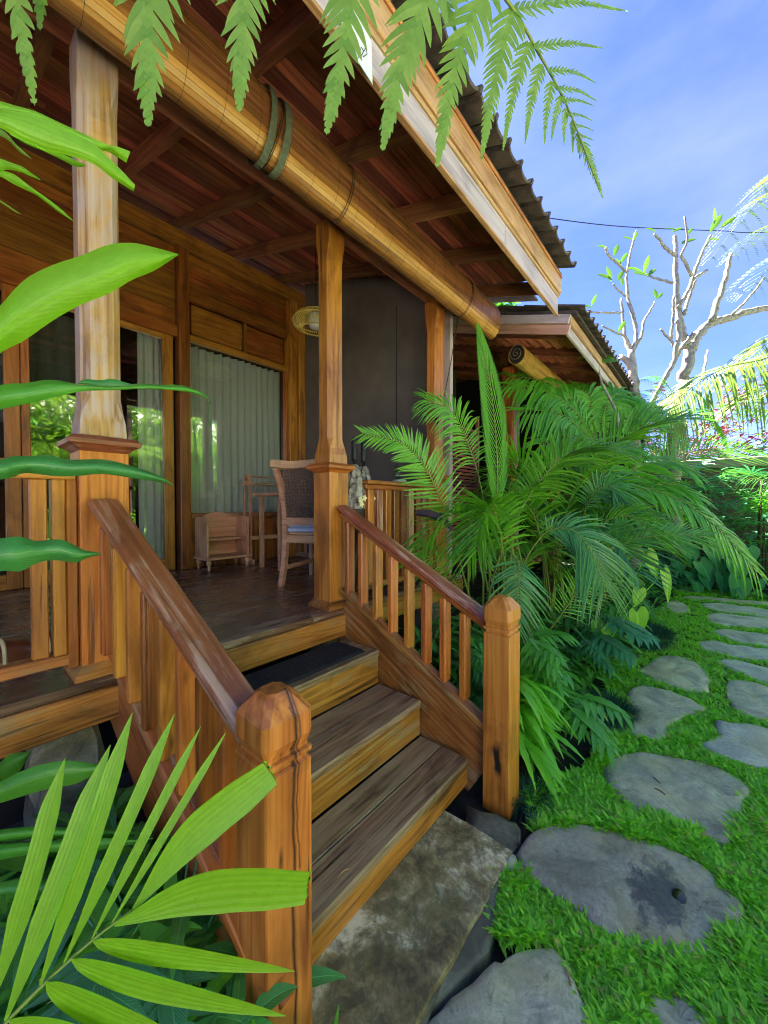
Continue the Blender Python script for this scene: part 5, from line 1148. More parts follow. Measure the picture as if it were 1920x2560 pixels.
shrub('broad_leaf_plant', 'leafy green plant under the bright frond at the bottom left', 'plant', (.16, .92, 0), broad(None, .30, .10, .5, .34, .6), 'lf_ginger', 16)
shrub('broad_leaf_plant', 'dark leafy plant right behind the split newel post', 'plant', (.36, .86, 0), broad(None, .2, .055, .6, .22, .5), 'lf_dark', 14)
def phil(zup, L0, lean=.7, dr=.3, aim=None):
    def f(mb, k, c):
        a = random.uniform(0, 6.28) if aim is None else aim+random.uniform(-1.3, 1.3)
        d = np.array([math.cos(a)*lean, math.sin(a)*lean, 1.]); l1 = zup*random.uniform(.55, 1.15); m = c+nrm(d)*l1
        tube(mb, spline([c, c+(m-c)*.5+np.array([0, 0, .03]), m], 6), .003, 5)
        lobed(mb, m, np.array([math.cos(a), math.sin(a), random.uniform(-.25, .35)]), (0, 0, 1), L0*random.uniform(.75, 1.15), 6, .115, dr)
    return f
shrub('philodendron', 'blue green split leaf philodendron against the left stair railing', 'plant', (.33, 1.0, .0), phil(.55, .20, .35), 'lf_blue', 10)
shrub('philodendron', 'split leaf philodendron low in the left corner bed', 'plant', (.2, 1.18, .0), phil(.42, .2, .5), 'lf_phil', 9)
def spider(mb, k, c):
    a = random.uniform(0, 6.28); blade(mb, c+np.array([0, 0, .12]), (math.cos(a), math.sin(a), random.uniform(.3, 1.4)), (0, 0, 1), random.uniform(.13, .22), .012, .7, .3, 7, 'palm')
for i, (u, v, z, lab) in enumerate([(170, 2340, .22, 'variegated spider plant with white striped leaves, left of the two'), (330, 2150, .22, 'variegated spider plant with white striped leaves, nearer the stair stringer')]):
    p = at(u, v, z=z); shrub('spider_plant', lab, 'plant', (p[0], p[1], z-.2), spider, 'lf_varieg', 34)
def upright(mb, k, c):
    a = random.uniform(0, 6.28); r_ = random.uniform(0, .07); blade(mb, c+np.array([r_*math.cos(a), r_*math.sin(a), 0]), (math.cos(a)*.22, math.sin(a)*.22, 1), (math.cos(a), math.sin(a), 0), random.uniform(.22, .40), .035, .1, .3, 7, 'wavy')
shrub('upright_fern', 'clump of upright wavy strap leaves left of the split newel foot', 'fern', (.31, .70, 0), upright, 'lf_wavy', 16)
shrub('upright_fern', 'upright strap leaves at the bottom edge next to the newel post', 'fern', (.42, .62, 0), upright, 'lf_ginger2', 9)
for i, (u, v, d_) in enumerate([(128, 2475, .85), (140, 2505, .85), (95, 2455, .86), (120, 2530, .84)]):
    p = at(u, v, d=d_); mb = MB()
    for q in range(5): a = 6.28*q/5; blade(mb, p, (math.cos(a), .3, math.sin(a)), (0, -1, .3), .02, .018, .2, .3, 4, 'ovate')
    tag(mb.build('white_flower', 'white'), ['white blossom in the dark leaves, second from the top', 'white blossom in the dark leaves, third from the top', 'white blossom in the dark leaves, topmost', 'white blossom in the dark leaves, lowest'][i], 'flower')
SL = thing('strap_leaf_plant', 'plant with long horizontal strap leaves behind the bright frond at the bottom left', 'plant', tuple(at(-60, 2300, d=1.0)))
for up_, lo_, m_, d_ in (([(-60, 150), (0, 110), (60, 60), (185, 42)], [(-60, 260), (0, 230), (100, 180), (184, 48)], 'lf_phil', 1.15), ([(-60, 260), (130, 160), (300, 110), (450, 100), (610, 130)], [(-60, 370), (130, 310), (300, 262), (450, 235), (612, 150)], 'lf_ginger2', 1.1),
    ([(-60, 515), (200, 488), (450, 498), (650, 503), (845, 525)], [(-60, 585), (200, 562), (450, 562), (650, 552), (846, 535)], 'lf_ginger2', 1.05), ([(-60, 600), (300, 575), (600, 558), (750, 556), (905, 553)], [(-60, 700), (250, 645), (500, 642), (700, 615), (906, 562)], 'lf_ginger2', 1.03),
    ([(-60, 830), (200, 790), (400, 840), (600, 868), (738, 932)], [(-60, 935), (300, 925), (500, 960), (620, 955), (740, 942)], 'lf_phil', 1.0), ([(55, 1225), (110, 1060), (160, 1000), (222, 955)], [(150, 1225), (190, 1150), (222, 1060), (225, 965)], 'lf_ginger2', .95),
    ([(300, 1360), (500, 1220), (700, 1180), (822, 1240)], [(320, 1480), (520, 1500), (720, 1490), (820, 1400)], 'lf_ginger2', .9)):
    poly_leaf('leaf', z4b(up_), z4b(lo_), d_-.05, d_+.05, m_, SL, .015, 14)
# random dark filler under everything
def filler(label, n, boxes, mat, L0, W0, seed):
    rs = random.Random(seed); mb = MB()
    for i in range(n):
        b = boxes[i % len(boxes)]; p = np.array([rs.uniform(b[0], b[1]), rs.uniform(b[2], b[3]), rs.uniform(b[4], b[5])*rs.random()**.5]); a = rs.uniform(0, 6.28)
        blade(mb, p, (math.cos(a), math.sin(a), rs.uniform(-.3, .9)), (0, 0, 1), L0*rs.uniform(.6, 1.3), W0*rs.uniform(.6, 1.3), .4, .2, 5, rs.choice(['lance', 'palm', 'lance']))
    o = mb.build('undergrowth', mat); o['kind'] = 'stuff'; o['label'] = label; return o
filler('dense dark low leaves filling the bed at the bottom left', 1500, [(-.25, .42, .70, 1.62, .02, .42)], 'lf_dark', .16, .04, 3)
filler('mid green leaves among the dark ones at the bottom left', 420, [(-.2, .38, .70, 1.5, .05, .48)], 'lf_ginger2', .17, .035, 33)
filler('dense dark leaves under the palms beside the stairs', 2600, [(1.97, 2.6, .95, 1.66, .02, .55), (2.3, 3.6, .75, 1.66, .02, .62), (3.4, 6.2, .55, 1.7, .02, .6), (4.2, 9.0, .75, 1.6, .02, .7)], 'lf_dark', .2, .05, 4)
filler('mixed mid green leaves at the front of the palm bed', 900, [(2.0, 3.3, .62, .95, .02, .22), (3.2, 5.2, .5, .9, .02, .25), (5, 8.5, .4, 1.0, .02, .35)], 'lf_phil', .16, .04, 5)
# ------------------------------------------------------------------ planting right of the stairs
def wavyb(aim, sp, zup, L0, W0):
    def f(mb, k, c):
        a = aim+random.uniform(-sp, sp); r_ = random.uniform(0, .12); st = c+np.array([random.uniform(-.08, .12), random.uniform(-.05, .08), random.uniform(.12, zup)])
        blade(mb, st, (math.cos(a), math.sin(a), random.uniform(-.15, .35)), (0, 0, 1), L0*random.uniform(.7, 1.2), W0*1.25, random.uniform(.35, .75), .25, 16, 'wavy', random.uniform(-.5, .5))
    return f
shrub('serrated_leaf_plant', 'fresh green plant with drooping serrated leaves just right of the right newel post', 'plant', (1.90, .72, 0), wavyb(-.9, 1.4, .50, .22, .030), 'lf_wavy', 110)
shrub('serrated_leaf_plant', 'smaller serrated leaf clump behind the drooping one', 'plant', (2.15, .85, 0), wavyb(-.6, 1.4, .45, .22, .030), 'lf_wavy', 55)
shrub('philodendron', 'big split leaf philodendron behind the right newel head', 'plant', (2.18, 1.0, 0), phil(.66, .26, .45, .35, -.9), 'lf_phil', 22)
shrub('philodendron', 'split leaf philodendron spreading over the lawn edge', 'plant', (2.30, .80, 0), phil(.36, .25, .9, .4, -.9), 'lf_phil', 13)
shrub('philodendron', 'shaded split leaf philodendron behind the drooping taro leaves', 'plant', (3.25, .85, 0), phil(.55, .26, .6, .35, -1.), 'lf_blue', 20)
shrub('philodendron', 'dark philodendron seen between the right stair balusters', 'plant', (2.12, 1.28, 0), phil(.55, .2, .35, .35, -.6), 'lf_dark', 18)
shrub('broad_leaf_plant', 'glossy broad leaf plant between the balusters and the palm', 'plant', (2.1, 1.5, 0), broad(None, .26, .08, .4, .55, .6), 'lf_phil', 14)
def mondo(name, label, cx, cy, rx, ry, n, h_, mat='lf_mondo'):
    mb = MB(); rs = random.Random(int(cx*100))
    for i in range(n):
        a = rs.uniform(0, 6.28); r_ = math.sqrt(rs.random()); x = cx+rx*r_*math.cos(a); y = cy+ry*r_*math.sin(a); b = rs.uniform(0, 6.28) if r_ < .4 else a+rs.uniform(-.8, .8)
        blade(mb, (x, y, 0.0), (math.cos(b)*.5, math.sin(b)*.5, 1), (math.cos(b), math.sin(b), 0.1), h_*rs.uniform(.7, 1.3), .0045, rs.uniform(.5, 1.), .2, 6, 'grass')
    return tag(mb.build(name, mat), label, 'grass')
p = at(1530, 1790, z=0); mondo('mondo_grass', 'dark blue green mondo grass mound beside the shield shaped stone', p[0]-.02, p[1]+.06, .20, .17, 1500, .20)
p = at(1640, 1600, z=0); mondo('mondo_grass', 'wider dark mondo grass mound below the lime taro leaves', p[0]-.05, p[1]+.1, .42, .22, 2200, .24)
p = at(1350, 2030, z=0); mondo('mondo_grass', 'thin dark grass tuft drooping at the foot of the right newel', p[0]+.02, p[1]+.07, .09, .07, 260, .20)
# taro leaves
TA = thing('taro_plant', 'taro plant with lime green drooping arrow leaves over the mondo mound', 'plant', tuple(at(1500, 1640, z=0)))
def hleaf(pu, pv, d, L_, W_, dr, parent, mat, name='leaf', stemto=None):
    p = at(pu, pv, d=d); mb = MB(); heart(mb, p, dr, view+np.array([0, 0, .2]), L_, W_)
    if stemto is not None: tube(mb, spline([p, (p+stemto)/2+np.array([0, 0, .06]), stemto], 8), .004, 5)
    return mb.build(name, mat, parent, smooth=True)
tb = at(1500, 1640, z=0.02)
hleaf(1592, 1530, 3.25, .24, .17, (.15, -.1, -1), TA, 'lf_taro', stemto=tb); hleaf(1597, 1475, 3.4, .16, .12, (-.2, .1, -1), TA, 'lf_taro', stemto=tb)
hleaf(1618, 1385, 3.3, .26, .13, (.35, -.4, -1), TA, 'lf_taro', stemto=tb); hleaf(1660, 1430, 3.3, .30, .09, (.2, -.2, -1), TA, 'lf_taro', stemto=tb)
hleaf(1490, 1555, 3.0, .14, .10, (.1, -.1, -1), TA, 'lf_ginger2', stemto=tb); hleaf(1510, 1565, 3.0, .13, .07, (.3, -.2, -1), TA, 'lf_taro', stemto=tb)
# ------------------------------------------------------------------ areca palms
def pxp(*pts): return [at(u, v, d=d) for u, v, d in pts]
up = np.array([0, 0, 1.])
AP = thing('areca_palm', 'tall areca palm clump with tall upright spear leaf right of the stairs', 'palm', (2.75, 1.15, 0))
def fr(parent, pts, nref, mat, **kw):
    mb = MB(); st = MB(); frond(mb, pts, nref, stem=st, **kw); o = mb.build('frond', mat, parent); st.build('midrib', 'stem', o, smooth=True); return o
fr(AP, pxp((1215, 1600, 3.0), (1170, 1480, 2.9), (1128, 1320, 2.75), (1075, 1190, 2.65), (1010, 1110, 2.55), (906, 1084, 2.45)), nrm(view*.9+up*.3), 'lf_palm_pale', n=44, ll=.40, lw=.020, ang=66, droop=.10, lift=.0, start=.42, rr=.009, lp=lambda s: (.72-.45*s) if s > .1 else .6)
fr(AP, pxp((1200, 1600, 3.1), (1240, 1420, 3.05), (1300, 1280, 3.0), (1360, 1190, 2.95), (1430, 1130, 2.9), (1530, 1120, 2.8)), nrm(view*.5+up), 'lf_palm', n=40, ll=.42, lw=.024, ang=60, droop=.35, lift=.25, start=.45, rr=.010)
fr(AP, pxp((1210, 1590, 3.2), (1225, 1400, 3.2), (1205, 1230, 3.15), (1170, 1110, 3.1), (1130, 1030, 3.0), (1065, 1000, 2.95)), nrm(view*.7+up*.5), 'lf_palm_pale', n=36, ll=.30, lw=.020, ang=58, droop=.5, lift=.2, start=.5, rr=.008)
# spear leaf, just opening
sp_ = MB(); Pm = spline(pxp((1242, 1300, 3.0), (1243, 1150, 3.0), (1228, 980, 3.0), (1195, 812, 2.98)), 40); T = np.gradient(Pm, axis=0); T /= np.linalg.norm(T, axis=1)[:, None]; wide = np.sin(np.pi*np.linspace(0.02, .98, 40)**.95)**.75*.105
st = MB(); tube(st, Pm, np.linspace(.008, .002, 40), 5)
for i in range(1, 38):
    for sd in (-1, 1):
        S_ = nrm(np.cross(T[i], view))*sd; j = min(39, i+int(9+4*math.sin(i*.1))); a = Pm[i]; e = Pm[j]+S_*wide[min(39, j)]*.98; m = Pm[min(39, i+4)]+S_*wide[min(39, i+4)]*.55
        strip(sp_, spline([a, m, e], 6), .0088*np.array([.5, 1, 1, .9, .6, .2]), view, .5)
o = sp_.build('spear_leaf', 'lf_palm_pale', AP); st.build('midrib', 'stem', o, smooth=True)
# frond facing the viewer, arching down
fr(AP, pxp((1300, 1560, 2.9), (1298, 1440, 2.8), (1360, 1335, 2.7), (1430, 1325, 2.6), (1482, 1385, 2.5), (1512, 1470, 2.45)), nrm(view+up*.3), 'lf_palm_blue', n=42, ll=.30, lw=.016, ang=58, droop=.45, lift=.05, start=.42, rr=.007)
fr(AP, pxp((1330, 1600, 3.0), (1310, 1450, 2.75), (1297, 1400, 2.6), (1297, 1440, 2.5), (1296, 1500, 2.45), (1290, 1570, 2.4)), nrm(view+up*.3), 'lf_palm_blue', n=30, ll=.22, lw=.018, ang=70, droop=.3, lift=.0, start=.36, rr=.006)
fr(AP, pxp((1340, 1620, 3.0), (1400, 1540, 2.9), (1450, 1470, 2.85), (1500, 1420, 2.8), (1560, 1410, 2.75)), nrm(view+up*.3), 'lf_palm_pale', n=34, ll=.26, lw=.014, ang=62, droop=.2, lift=.05, start=.25, rr=.008)
fr(AP, pxp((1190, 1620, 3.1), (1160, 1500, 3.1), (1120, 1430, 3.0), (1080, 1390, 2.9), (1045, 1360, 2.8)), nrm(view+up*.5), 'lf_palm', n=28, ll=.26, lw=.012, ang=60, droop=.4, lift=.1, start=.3, rr=.006)
for k in range(7):
    u0 = 1180+k*26; mb = MB(); tube(mb, spline(pxp((u0, 1660, 3.1), (u0+random.uniform(-20, 20), 1500, 3.1), (u0+random.uniform(-50, 60), 1330, 3.05)), 10), np.linspace(.014, .007, 10), 7); mb.build('cane', 'stem', AP, smooth=True)
mb = MB(); strip(mb, pxp((1040, 1285, 2.62), (1070, 1288, 2.6), (1100, 1298, 2.58), (1130, 1325, 2.56)), [.05, .07, .07, .03], nrm(view+up), .6); strip(mb, [p-np.array([0, .006, .004]) for p in pxp((1040, 1285, 2.62), (1070, 1288, 2.6), (1100, 1298, 2.58), (1130, 1325, 2.56))], [.05, .07, .07, .03], nrm(view+up), .6); mb.build('dry_sheath', 'brown_sheath', AP)
# more arching fronds fill the clump
def fill_palm(parent, base, n, H0, reach, mats, rs, aim=None, ll=.36, lw=.03, dens=24):
    for k in range(n):
        a = rs.uniform(0, 6.28) if aim is None else aim+rs.uniform(-1.5, 1.5)
        h_ = H0*rs.uniform(.62, 1.05); r_ = reach*rs.uniform(.6, 1.1); b = np.array(base)+np.array([rs.uniform(-.1, .1), rs.uniform(-.1, .1), 0]); d = np.array([math.cos(a), math.sin(a), 0])
        P_ = [b, b+d*r_*.12+up*h_*.5, b+d*r_*.38+up*h_*.9, b+d*r_*.72+up*h_*.98, b+d*r_*1.05+up*h_*.78]
        fr(parent, P_, up, rs.choice(mats), n=dens, ll=ll*rs.uniform(.85, 1.1), lw=lw, ang=52, droop=rs.uniform(.12, .4), lift=.35, start=.38, rr=.009, seg=4)
rs = random.Random(11)
fill_palm(AP, (2.85, 1.2, 0), 6, 1.55, .75, ['lf_palm', 'lf_palm', 'lf_palm_pale'], rs)
AP2 = thing('areca_palm', 'areca palm with broad arching fronds in the middle of the bed, before the second house', 'palm', (3.7, 1.0, 0))
fill_palm(AP2, (3.7, 1.05, 0), 9, 1.72, .95, ['lf_palm', 'lf_palm', 'lf_palm_pale', 'lf_palm_blue'], rs, ll=.42, lw=.036)
fr(AP2, pxp((1380, 1560, 4.0), (1400, 1380, 4.0), (1440, 1230, 3.9), (1510, 1130, 3.8), (1600, 1075, 3.7), (1700, 1055, 3.55)), nrm(view*.5+up), 'lf_palm', n=36, ll=.55, lw=.036, ang=55, droop=.25, lift=.35, start=.4, rr=.010)
fr(AP2, pxp((1420, 1560, 4.2), (1470, 1400, 4.2), (1540, 1260, 4.2), (1640, 1170, 4.2), (1750, 1125, 4.2), (1870, 1125, 4.2), (1960, 1150, 4.2)), nrm(view*.7+up), 'lf_palm_pale', n=60, ll=.52, lw=.016, ang=55, droop=.2, lift=.1, start=.35, rr=.010)
fr(AP2, pxp((1400, 1500, 3.3), (1480, 1400, 3.25), (1566, 1356, 3.2), (1660, 1338, 3.2), (1770, 1342, 3.2)), nrm(view*.8+up), 'lf_palm', n=46, ll=.30, lw=.018, ang=50, droop=.15, lift=.1, start=.4, rr=.007)
fr(AP2, pxp((1450, 1480, 3.6), (1450, 1330, 3.6), (1480, 1240, 3.5), (1530, 1215, 3.4), (1570, 1290, 3.3)), nrm(view+up*.5), 'lf_palm_blue', n=40, ll=.36, lw=.018, ang=60, droop=.5, lift=.05, start=.4, rr=.008)
AP3 = thing('areca_palm', 'shaded areca palm farther right in front of the bent frangipani trunks', 'palm', (5.2, .95, 0))
fill_palm(AP3, (5.2, 1.0, 0), 12, 1.75, 1.1, ['lf_palm_blue', 'lf_palm', 'lf_palm'], rs, ll=.5, lw=.042)
AP4 = thing('areca_palm', 'areca palm cut by the right edge with wiry fronds before the pink blossom', 'palm', (7.0, -.1, 0))
fr(AP4, pxp((2080, 1500, 5.2), (2060, 1250, 5.2), (2010, 1100, 5.2), (1930, 1030, 5.2), (1840, 1020, 5.2)), nrm(view*.8+up), 'lf_palm_pale', n=40, ll=.6, lw=.02, ang=60, droop=.3, lift=.1, start=.35, rr=.012)
fr(AP4, pxp((2080, 1500, 5.2), (2090, 1350, 5.2), (2040, 1260, 5.2), (1950, 1210, 5.2), (1830, 1190, 5.2)), nrm(view*.8+up), 'lf_palm', n=44, ll=.55, lw=.02, ang=60, droop=.3, lift=.1, start=.35, rr=.012)
# ------------------------------------------------------------------ tree ferns behind and in front of the palms
def fernthing(label, loc, fr_list, mat, trunk=None, n=22, pl=.25, hw=.03, npn=14, **kw):
    T_ = thing('tree_fern', label, 'fern', loc)
    for pts, q in fr_list:
        mb = MB(); st = MB(); a = dict(n=n, pl=pl, hw=hw, npn=npn); a.update(kw); a.update(q); fern(mb, pts, a.pop('nref', nrm(view*.4+up)), stem=st, **a); o = mb.build('frond', mat, T_); st.build('midrib', 'stem', o, smooth=True)
    if trunk: mb = MB(); tube(mb, spline(trunk, 10), .07, 9); mb.build('trunk', 'trunk', T_, smooth=True)
    return T_
def combfern(label, loc, fr_list, mat, trunk=None, **kw):
    T_ = thing('tree_fern', label, 'fern', loc)
    for pts, q in fr_list:
        a = dict(ang=66, lift=.05, start=.12, rr=.007, fold=.15, prof='lance', seg=4); a.update(kw); a.update(q); fr(T_, pts, a.pop('nref', nrm(view*.4+up)), mat, **a)
    if trunk: mb = MB(); tube(mb, spline(trunk, 10), .07, 9); mb.build('trunk', 'trunk', T_, smooth=True)
    return T_
fc = (1500, 1120, 4.6)
combfern('fresh green tree fern in front of the neighbouring house eave', tuple(at(1500, 1400, d=4.6)), [
    (pxp(fc, (1440, 1010, 4.5), (1370, 955, 4.4), (1275, 940, 4.3)), {}), (pxp(fc, (1440, 1030, 4.4), (1370, 980, 4.3), (1272, 962, 4.2)), {}), (pxp(fc, (1450, 1070, 4.3), (1390, 1030, 4.2), (1297, 1028, 4.1)), {}),
    (pxp(fc, (1480, 1030, 4.6), (1470, 985, 4.6), (1430, 960, 4.7)), {}), (pxp(fc, (1510, 1030, 4.6), (1530, 990, 4.6), (1560, 985, 4.6)), {}), (pxp(fc, (1540, 1040, 4.6), (1590, 1010, 4.6), (1640, 1030, 4.6)), {}),
    (pxp(fc, (1460, 1100, 4.2), (1410, 1090, 4.1), (1350, 1110, 4.0)), {})], 'lf_fernmid', [at(1500, 1130, d=4.6), at(1505, 1400, d=4.6), (at(1500, 1400, d=4.6)[0], at(1500, 1400, d=4.6)[1], 0)], ll=.34, lw=.042, n=28, droop=.45, nref=nrm(view*.9+up*.6))
fc = (1500, 1290, 3.9)
combfern('feathery tree fern arching to the right with yellow green tips over the path', tuple(at(1500, 1500, d=3.9)), [
    (pxp(fc, (1590, 1222, 3.7), (1700, 1250, 3.5), (1800, 1325, 3.35), (1893, 1432, 3.2)), dict(ll=.30, n=34, droop=.45)),
    (pxp(fc, (1570, 1180, 3.9), (1660, 1150, 3.8), (1740, 1180, 3.7)), dict(ll=.30, droop=.3)), (pxp(fc, (1590, 1230, 3.8), (1680, 1210, 3.7), (1750, 1250, 3.6)), dict(ll=.30, droop=.3)),
    (pxp(fc, (1560, 1270, 3.7), (1620, 1280, 3.6), (1690, 1330, 3.5)), dict(ll=.28, droop=.4)), (pxp(fc, (1500, 1190, 3.9), (1540, 1130, 3.9), (1610, 1110, 3.9)), dict(ll=.25))], 'lf_fernmid', None, ll=.33, lw=.034, n=30, nref=nrm(view*.6+up))
fc = (2090, 560, 6.0)
fernthing('sunlit pale tree fern crown cut by the upper right edge', tuple(at(2090, 1300, d=6.0)), [
    (pxp(fc, (2000, 470, 5.9), (1900, 500, 5.8), (1770, 655, 5.7)), {}), (pxp(fc, (2020, 540, 5.7), (1930, 560, 5.6), (1830, 640, 5.5)), {}), (pxp(fc, (2020, 600, 5.6), (1950, 640, 5.5), (1870, 730, 5.4)), {}),
    (pxp(fc, (2060, 440, 6.0), (1980, 410, 6.0), (1880, 480, 6.0)), {}), (pxp(fc, (2020, 470, 6.2), (1950, 430, 6.3), (1850, 560, 6.4)), {}), (pxp(fc, (2150, 450, 6.0), (2250, 480, 6.0), (2350, 620, 6.0)), {}), (pxp(fc, (2140, 640, 5.8), (2200, 700, 5.8), (2260, 820, 5.8)), {})],
    'lf_fernpale', [at(2090, 560, d=6.0), at(2100, 900, d=6.), (at(2100, 1200, d=6.)[0], at(2100, 1200, d=6.)[1], 0)], pl=.62, hw=.062, n=15, npn=13, droop=.5)
PFT = thing('tree_fern', 'pale lime drooping fern frond against the sky above the pink blossom', 'fern', tuple(at(2110, 1300, d=5.)))
for pts, q in ((((2110, 940, 5.0), (1990, 878, 5.0), (1900, 900, 5.0), (1800, 925, 5.0), (1700, 990, 5.0), (1650, 1035, 5.0)), dict(n=64, ll=.62)), (((2110, 940, 5.), (2000, 830, 5.3), (1930, 850, 5.3), (1860, 910, 5.3)), dict(n=34, ll=.5)), (((2110, 940, 5.), (2000, 960, 4.9), (1930, 965, 4.8), (1850, 1010, 4.8)), dict(n=34, ll=.5)), (((2110, 940, 5.), (2200, 850, 5.0), (2300, 880, 5.0), (2400, 1000, 5.0)), dict(n=34, ll=.5))):
    fr(PFT, pxp(*pts), nrm(view*.5+up), 'lf_fernpale', lw=.028, ang=72, droop=.75, lift=.0, start=.12, rr=.012, fold=.2, **q)
mb = MB(); tube(mb, [at(2110, 940, d=5.), at(2110, 1100, d=5.), (at(2110, 1200, d=5.)[0], at(2110, 1200, d=5.)[1], 0)], .07, 9); mb.build('trunk', 'trunk', PFT, smooth=True)
# ------------------------------------------------------------------ frangipani trees
def frangipani(label, loc, branches, leaves, d):
    T_ = thing('frangipani_tree', label, 'tree', loc)
    for i, (nm, pts, r0, r1, dd) in enumerate(branches):
        mb = MB(); P_ = spline([at(u, v, d=d+dd*k/max(1, len(pts)-1)) for k, (u, v) in enumerate(pts)], 4*len(pts)); n_ = len(P_); rr = np.linspace(r0, r1, n_)*.78*(1+.07*np.sin(np.arange(n_)*2.3))
        P_ = P_+(RS.rand(n_, 3)-.5)*r1*.6; tube(mb, P_, rr, 8)
        P2 = P_[-1]; mb.build(nm, 'barkpale', T_, smooth=True)
    for (u, v, a, l_) in leaves:
        mb = MB(); p = at(u, v, d=d); dr = nrm(rtv*math.cos(R(a))+upv*math.sin(R(a))+fwv*random.uniform(-.3, .3)); l_ *= .68; blade(mb, p, dr, nrm(view+up*.3), l_, l_*.26, .15, .25, 7, 'lance'); mb.build('leaf', 'lf_frang', T_, smooth=True)
    return T_
g0 = at(1585, 1400, d=5.6)
b1 = [('trunk', [(1586, 1420), (1586, 1150)]+z6([(860, 960), (850, 800), (850, 665)]), .085, .060, 0),
      ('branch', z6([(852, 700), (800, 690), (775, 700)]), .045, .03, .1)] if 0 else []
b1 = [('trunk', [(1586, 1420), (1587, 1200)]+z6([(870, 960), (855, 800), (850, 660)]), .11, .065, 0), ('limb', z6([(850, 760), (812, 705), (785, 690)]), .06, .05, .05),
      ('branch', z6([(845, 670), (815, 590), (800, 470), (790, 345)]), .04, .022, .2), ('branch', z6([(852, 665), (880, 560), (852, 420), (828, 335), (825, 190), (862, 0)])+z3([(878, 1370)]), .042, .018, .3),
      ('branch', z6([(790, 428), (700, 432), (600, 428)]), .022, .016, -.3), ('branch', z6([(825, 195), (770, 140), (712, 90), (700, 45)]), .02, .022, -.2), ('branch', z6([(862, 650), (905, 580), (925, 480), (960, 420), (990, 365)]), .032, .016, .2),
      ('branch', z6([(845, 640), (812, 570), (760, 550), (740, 540), (678, 508)]), .025, .013, -.2), ('branch', z6([(818, 335), (775, 300), (740, 260)]), .018, .014, -.1)]
l1 = [(1550, 660, 60, .35), (1555, 668, 120, .3), (1522, 622, 160, .3), (1535, 640, 70, .4), (1528, 705, 100, .45), (1530, 700, 140, .4), (1545, 700, 60, .4), (1555, 715, 85, .3), (1610, 680, 80, .4), (1608, 682, 165, .45), (1618, 690, 45, .35), (1640, 748, 85, .35), (1642, 748, 50, .3), (1480, 770, 150, .25), (1478, 765, 70, .3), (1545, 830, 60, .35), (1585, 600, 70, .25), (1580, 600, 150, .25)]
frangipani('slender pale frangipani tree with few leaves behind the neighbouring roof end', (g0[0], g0[1], 0), b1, l1, 5.6)
g1 = at(1700, 1400, d=6.2)
b2 = [('trunk', [(1690, 1420), (1685, 1200)]+z6([(1100, 1050), (1155, 880), (1172, 760), (1205, 640)]), .12, .105, 0), ('limb', z6([(1200, 650), (1240, 570), (1310, 495), (1400, 470), (1530, 430), (1680, 395), (1800, 370)]), .105, .05, .3),
      ('limb', z6([(1325, 480), (1350, 390), (1390, 280), (1412, 200)])+z3([(1440, 1500)]), .07, .042, .2), ('branch', z6([(1190, 640), (1158, 560), (1135, 460), (1118, 300), (1110, 120), (1112, 0)])+z3([(1105, 1400)]), .085, .032, .1),
      ('branch', z6([(1130, 400), (1180, 310), (1212, 230), (1250, 120), (1305, 0)])+z3([(1320, 1395)]), .045, .026, .3), ('branch', z6([(1212, 235), (1255, 205), (1300, 180)]), .035, .03, .1), ('branch', z6([(1210, 215), (1165, 130), (1145, 90), (1180, 0)])+z3([(1165, 1280)]), .035, .018, -.2),
      ('branch', z6([(1112, 90), (1070, 60), (1030, 25), (1020, 0)])+z3([(985, 1385)]), .035, .022, -.2), ('branch', z6([(970, 975), (1040, 830), (1100, 720), (1130, 560), (1120, 470)]), .05, .045, -.2), ('branch', z6([(1110, 690), (1180, 600), (1222, 552)]), .045, .05, -.1),
      ('branch', z6([(1100, 630), (1080, 590), (1050, 560), (1022, 528)]), .035, .018, 0), ('branch', z6([(1085, 590), (1095, 470), (1102, 330)]), .03, .026, 0), ('branch', z6([(1100, 255), (1040, 240), (985, 225), (930, 200)]), .028, .018, .1), ('branch', z6([(1160, 440), (1190, 350), (1222, 240)]), .04, .035, .2),
      ('branch', z6([(1450, 440), (1520, 370), (1580, 300), (1640, 220)]), .03, .02, .3), ('branch', z6([(1270, 820), (1285, 740), (1300, 655)]), .03, .024, 1.)]
l2 = [(1640, 580, 150, .3), (1680, 580, 30, .35), (1700, 610, 20, .4), (1715, 590, 55, .3), (1775, 580, 60, .6), (1785, 560, 100, .4), (1800, 570, 40, .45), (1620, 690, 155, .4), (1610, 685, 85, .35), (1800, 600, 170, .3), (1690, 575, 150, .25), (1825, 560, 60, .3)]
frangipani('stout pale frangipani tree with forked limbs, right of the slender one', (g1[0], g1[1], 0), b2, l2, 6.2)
g2 = at(1520, 1300, d=4.4)
frangipani('young frangipani with a tuft of leaves in front of the neighbouring fascia', (g2[0], g2[1], 0), [('stem', [(1540, 1250), (1545, 1060)]+z6([(730, 960), (690, 880), (660, 800), (655, 735)]), .022, .013, 0)],
           [(1497, 905, a, l_) for a, l_ in ((20, .34), (60, .36), (95, .26), (130, .30), (165, .36), (40, .40), (5, .30), (80, .34))], 4.4)
fc = (1690, 1010, 5.6)
